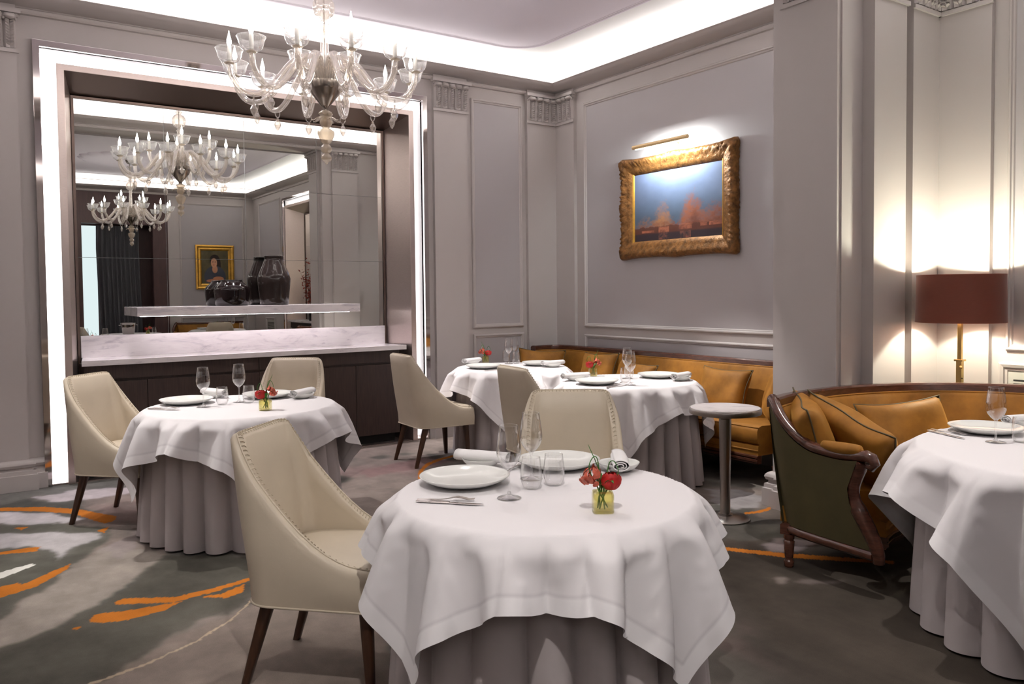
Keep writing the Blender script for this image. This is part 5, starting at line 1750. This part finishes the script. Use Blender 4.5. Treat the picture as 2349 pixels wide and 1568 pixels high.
# ------------------------------------------------------------------ blown-glass chandelier
def chandelier(label, loc, drop):
    """loc: centre of the bowl rim; drop: length of the suspension above it"""
    t = thing('chandelier', label, 'chandelier', loc, math.radians(-6.9), 'blown-glass chandeliers')
    rib = lambda n, k: (lambda a: 1+k*math.cos(n*a))
    MB().lathe([(0.0, -0.012), (0.095, -0.010), (0.104, 0.0), (0.109, 0.002), (0.110, -0.044), (0.102, -0.054), (0.092, -0.080), (0.060, -0.120), (0.030, -0.158), (0.018, -0.172), (0.018, -0.190), (0, -0.190)], 40).build('bowl', 'bowl', t, smooth=True, auto=45)
    # suspension: metal rod inside ribbed glass
    MB().tube([(0, 0, -0.01), (0, 0, drop)], 0.006, 8).build('rod', 'bowl', t, smooth=True)
    MB().lathe([(0.040, 0.0), (0.046, 0.02), (0.036, 0.06), (0.031, 0.16), (0.025, 0.28), (0.021, 0.37), (0.026, 0.385), (0.034, 0.392), (0.026, 0.400), (0.018, 0.415)], 32, (0, 0, 0), rib(8, 0.05)).build('column', 'murano', t, smooth=True)
    MB().lathe([(0.018, 0.415), (0.030, 0.428), (0.060, 0.452), (0.072, 0.490), (0.069, 0.525), (0.050, 0.556), (0.026, 0.572), (0.022, 0.585)], 40, (0, 0, 0), rib(10, 0.06)).build('glass_ball', 'murano', t, smooth=True)
    MB().lathe([(0.022, 0.585), (0.040, 0.592), (0.040, 0.600), (0.024, 0.606), (0.030, 0.65), (0.026, 0.70), (0.014, 0.75), (0.016, 0.80), (0.045, 0.84)], 32, (0, 0, 0), rib(8, 0.04)).build('neck', 'murano', t, smooth=True)
    MB().lathe([(0, drop), (0.075, drop), (0.072, drop-0.03), (0.045, drop-0.075), (0.012, drop-0.085), (0, drop-0.085)], 32).build('ceiling_rose', 'bowl', t, smooth=True, auto=50)
    # finial below the bowl
    MB().lathe([(0.018, -0.188), (0.040, -0.200), (0.048, -0.212), (0.036, -0.224), (0.020, -0.232)], 32, (0, 0, 0), rib(8, 0.04)).build('finial_collar', 'gold_glass', t, smooth=True)
    for k in range(8):
        a = 2*PI*k/8
        d = Vector((math.cos(a), math.sin(a), 0))
        n2 = Vector((-d.y, d.x, 0))
        rows = []
        for q in range(6):
            v = q/5
            c = d*(0.022+0.075*v)+Vector((0, 0, -0.226-0.004*v-0.040*v*v+(0.016 if q == 5 else 0)))
            w_ = 0.020*math.sin(PI*(0.25+0.7*v))
            rows.append([c-n2*w_-Vector((0, 0, 0.006)), c, c+n2*w_-Vector((0, 0, 0.006))])
        MB().grid(rows).build('finial_leaf', 'gold_glass', t, smooth=True)
    MB().lathe([(0.018, -0.230), (0.036, -0.252), (0.040, -0.275), (0.030, -0.298), (0.020, -0.306), (0.030, -0.312), (0.054, -0.330), (0.056, -0.345), (0.046, -0.375), (0.032, -0.402), (0.018, -0.415), (0.030, -0.425), (0.037, -0.446), (0.030, -0.466), (0.014, -0.476), (0.028, -0.486), (0.036, -0.506), (0.028, -0.526), (0.012, -0.534), (0.008, -0.545), (0, -0.552)], 32, (0, 0, 0), rib(8, 0.05)).build('finial', 'gold_glass', t, smooth=True)
    def arm_mesh(pts, rad):
        p = smooth_path(pts, 5)
        return MB().tube(p, [rad*(1.0-0.12*i/len(p)) for i in range(len(p))], 10)
    lowp = [(0.060, 0, -0.005), (0.095, 0, 0.105), (0.150, 0, 0.145), (0.225, 0, 0.100), (0.340, 0, -0.045), (0.440, 0, -0.120), (0.535, 0, -0.110), (0.600, 0, -0.030), (0.615, 0, 0.055)]
    upp = [(0.050, 0, -0.005), (0.070, 0, 0.110), (0.115, 0, 0.165), (0.175, 0, 0.125), (0.225, 0, 0.040), (0.285, 0, 0.030), (0.330, 0, 0.090), (0.340, 0, 0.185)]
    protos = {}
    def arm(kind, ang, extra):
        pts = lowp if kind == 'low' else upp
        if kind not in protos:
            a = arm_mesh(pts, 0.0215).build('arm', 'murano', t, smooth=True)
            x, _, z = pts[-1]
            sub = [MB().lathe([(0.012, -0.012), (0.024, -0.006), (0.034, 0.0), (0.024, 0.004), (0.014, 0.012), (0, 0.012)], 20, (x, 0, z)).build('drip_ring', 'gold_glass', a, smooth=True),
                   MB().lathe([(0.010, 0.002), (0.042, 0.006), (0.062, 0.020), (0.072, 0.042), (0.078, 0.068), (0.086, 0.088), (0.089, 0.091), (0.086, 0.093), (0.083, 0.090)], 32, (x, 0, z)).build('cup', 'cup_glass', a, smooth=True),
                   MB().lathe([(0, 0.006), (0.0135, 0.006), (0.0135, 0.105), (0.010, 0.110), (0, 0.110)], 16, (x, 0, z)).build('candle', 'candle', a, smooth=True, auto=40),
                   MB().lathe([(0, 0.108), (0.008, 0.110), (0.0145, 0.128), (0.0135, 0.148), (0.007, 0.170), (0.0028, 0.190), (0, 0.205)], 16, (x, 0, z)).build('bulb', 'bulb', a, smooth=True)]
            # ring and drop under the lowest point
            lx, lz = (0.470, -0.140) if kind == 'low' else (0.262, 0.012)
            ring = [(lx+0.0, 0.020*math.cos(q), lz-0.012+0.026*math.sin(q)) for q in [2*PI*k/14 for k in range(14)]]
            sub.append(MB().tube(ring, 0.0032, 6, closed=True).build('ring', 'murano', a, smooth=True))
            sub.append(MB().lathe([(0, -0.038), (0.009, -0.046), (0.010, -0.058), (0.017, -0.068), (0.024, -0.084), (0.017, -0.108), (0.008, -0.124), (0, -0.132)], 8, (lx, 0, lz)).build('drop', 'murano', a, smooth=False))
            if kind == 'up':
                sub.append(MB().lathe([(0, 0.0), (0.004, -0.006), (0.008, -0.05), (0.016, -0.112), (0.020, -0.128), (0.012, -0.142), (0.004, -0.150), (0, -0.152)], 8, (0.20, 0, 0.045)).build('spear_drop', 'murano', a, smooth=False))
            protos[kind] = (a, sub)
        else:
            a0, sub0 = protos[kind]
            a = a0.copy()
            COL.objects.link(a)
            for s0 in sub0:
                s1 = s0.copy()
                COL.objects.link(s1)
                s1.parent = a
        a.rotation_euler = (0, 0, ang)
        return a
    for k in range(12):
        arm('low', 2*PI*k/12, 0)
    for k in (0, 1, 3, 4):
        arm('up', 2*PI*k/6+math.radians(45), 0)
    return t
CHX, CHY, CHZ = 2.105, 5.235, 2.868
ch1 = chandelier('clear blown-glass chandelier with candle bulbs hanging before the mirror niche', (CHX, CHY, CHZ), ZC-CHZ)

# ------------------------------------------------------------------ rear bay, seen in the mirror
dup(ch1, (2.62, -0.75, CHZ), 0.35, 'second blown-glass chandelier with candle bulbs, hanging in the rear bay')
N2 = Matrix.Translation((5.445, 0, 0)) @ Matrix.Rotation(-PI/2, 4, 'Z')
niche(N2, -1.80, 1.28, 'steel-framed niche with glowing border on the rear bay side wall', 'wall mirror of twelve panes in the rear bay')
sideboard(N2, -1.50, 0.98, 4, 'under the rear bay mirror')
tag(MB().box(-1.54, 1.02, -0.02, 0.348, 0.90, 0.943).build('marble_worktop', 'marble', mtx=N2, bevel=0.002), 'plain white marble worktop on the rear bay sideboard', 'worktop')
# vase of red branches
t = thing('branch_vase', 'dark vase of red autumn branches on the rear bay sideboard', 'vase', (5.55, 0.05, 0.943))
MB().lathe([(0, 0), (0.07, 0), (0.075, 0.01), (0.085, 0.20), (0.09, 0.28), (0.084, 0.28), (0.07, 0.02), (0, 0.02)], 28).build('vase', 'vase_dark', t, smooth=True, auto=40)
r9 = random.Random(9)
lv = MB()
for k in range(16):
    a, ln = r9.uniform(0, 6.28), r9.uniform(0.45, 0.95)
    sp_ = r9.uniform(0.08, 0.26)
    tip = Vector((max(-0.35, min(0.10, sp_*math.cos(a))), sp_*math.sin(a)*1.3, 0.2+ln))
    pts = smooth_path([(0, 0, 0.05), (tip.x*0.25, tip.y*0.25, 0.35), (tip.x*0.6, tip.y*0.6, 0.2+ln*0.6), tip], 4)
    MB().tube(pts, [0.004*(1-0.7*i/len(pts)) for i in range(len(pts))], 5).build('branch', 'branch', t, smooth=True)
    for q in range(34):
        p = pts[r9.randrange(4, len(pts))]+Vector((r9.gauss(0, 0.03), r9.gauss(0, 0.04), r9.gauss(0, 0.03)))
        d = Vector((r9.gauss(0, 1), r9.gauss(0, 1), r9.gauss(0, 1))).normalized()
        e = d.orthogonal().normalized()
        s_ = r9.uniform(0.018, 0.034)
        lv.add([p, p+d*s_+e*s_*0.4, p+d*s_*2, p+d*s_-e*s_*0.4], [(0, 1, 2, 3)])
tag(lv.build('foliage', 'red_leaf', t), kind='stuff')

# timber-lined opening with curtain
o = MB()
o.box(1.98, 2.14, YB-0.10, YB+0.02, 0, 3.56)
o.box(3.45, 3.72, YB-0.10, YB+0.02, 0, 3.56)
o.box(2.14, 3.45, YB-0.10, YB+0.02, 2.90, 3.56)
struct(o.build('door_1', 'brown_panel'))
struct(MB().box(1.98, 3.72, YB-0.75, YB-0.70, 0, 3.56).build('wall_rear_lobby', 'brown_panel'))
tag(MB().box(2.15, 2.46, YB-0.42, YB-0.40, 0.0, 2.88).build('frosted_screen', 'frost'), 'pale backlit screen in the rear opening beside the curtain', 'screen')
rows = []
for i in range(97):
    x = 2.44+0.80*i/96
    rows.append([(x+0.02*math.sin(z*2), YB-0.22+0.035*math.sin(i*0.62+0.4*math.sin(i*0.13))*(1 if z < 2.5 else 0.7), z) for z in (0.02, 0.8, 1.6, 2.4, 2.88)])
tag(MB().grid(rows).build('curtain', 'curtain', smooth=True), 'dark grey pleated curtain in the rear opening', 'curtain')

# portrait
t = thing('portrait_painting', 'portrait of a seated figure in grey-blue, gold frame, on the rear wall', 'painting')
PX0, PX1, PZ0, PZ1 = 4.26, 5.06, 1.57, 2.52
mb = MB()
rect_frame(mb, (0, YB, 0), (1, 0, 0), (0, 0, 1), (0, 1, 0), PX0, PX1, PZ0, PZ1, [(0, 0), (0, 0.05), (0.03, 0.06), (0.06, 0.04), (0.09, 0.045), (0.12, 0.02), (0.12, 0)])
mb.build('frame', 'gold_plain', t)
c = painted(np.array((0, YB+0.015, 0)), (1, 0, 0), (0, 1, 0), PX0+0.11, PX1-0.11, PZ0+0.11, PZ1-0.11, sitter, 90, 110)
c.parent = t

# sofa, table and chair of the rear bay
rb = [(5.20, -3.20)]+[(5.05-0.2*k, -3.21) for k in range(7)]+[(3.80, -3.18)]
sofa('gold velvet sofa under the portrait on the rear wall', rb, (None, ([(3.80, -3.18), (3.72, -3.08), (3.70, -2.9), (3.70, -2.75)], (1, 0))), legs=[(3.75, -3.1), (5.1, -3.15), (5.1, -2.6)])
table((4.35, -1.95), 0.515, 0.715, 15, 13, 'round grey-skirted table before the rear wall sofa', 'white square cloth over the rear bay table', mesh=mc)
dup(CH, (4.15, -1.12, 0), face(0.2, -1), 'cream leather chair at the rear bay table')
TF = 'the rear bay table'
put('flowers', mk_flowers, (4.25, -1.7, Z1), 0.6, 'yellow glass cube vase of flowers on the rear bay table')
put('plate', mk_plate(), (4.15, -2.15, Z1), 0, 'white round plate on the rear bay table, before the sofa')
for x, y in ((4.52, -2.0), (4.62, -1.85)):
    put('wine', mk_wine, (x, y, Z1), 0, 'stemmed wine glass on the rear bay table, %s' % ('near the plate' if x < 4.6 else 'near its rim'), 'wine glasses on the rear bay table')

# drinks table under the second chandelier
TG = (2.66, -1.25)
table(TG, 0.515, 0.715, 40, 14, 'round grey-skirted table under the second chandelier', 'white square cloth over the table under the second chandelier', mesh=mc)
t = thing('ice_bucket', 'polished steel wine bucket on the table under the second chandelier', 'ice bucket', (TG[0]-0.08, TG[1]+0.18, Z1))
MB().lathe([(0, 0), (0.085, 0), (0.095, 0.006), (0.115, 0.16), (0.125, 0.20), (0.13, 0.203), (0.128, 0.207), (0.120, 0.204), (0.108, 0.16), (0.088, 0.012), (0, 0.010)], 40).build('pail', 'polished', t, smooth=True)
for s_ in (-1, 1):
    MB().tube([(s_*0.12, 0.03, 0.17), (s_*0.15, 0.02, 0.165), (s_*0.15, -0.02, 0.165), (s_*0.12, -0.03, 0.17)], 0.006, 8).build('handle', 'polished', t, smooth=True)
put('flowers', mk_flowers, (TG[0]+0.22, TG[1]+0.30, Z1), 0.2, 'yellow glass cube vase of flowers beside the wine bucket')
put('tumbler', mk_tumbler, (TG[0]+0.36, TG[1]+0.12, Z1), 0, 'stemless clear tumbler on the wine bucket table')
dup(CH, (TG[0]-0.75, TG[1]+0.55, 0), face(0.8, -0.6), 'cream leather chair at the wine bucket table')

# plaster medallion on the rear bay ceiling
mb = MB()
mb.lathe([(0.10, 0.0), (0.16, -0.03), (0.24, -0.015), (0.34, -0.035), (0.55, -0.03), (0.68, -0.045), (0.74, -0.02), (0.76, 0.0)], 144, (2.62, -0.75, ZC), lambda a: 1+0.07*abs(math.sin(8*a)))
trim(mb, 'ceiling', True, 40)
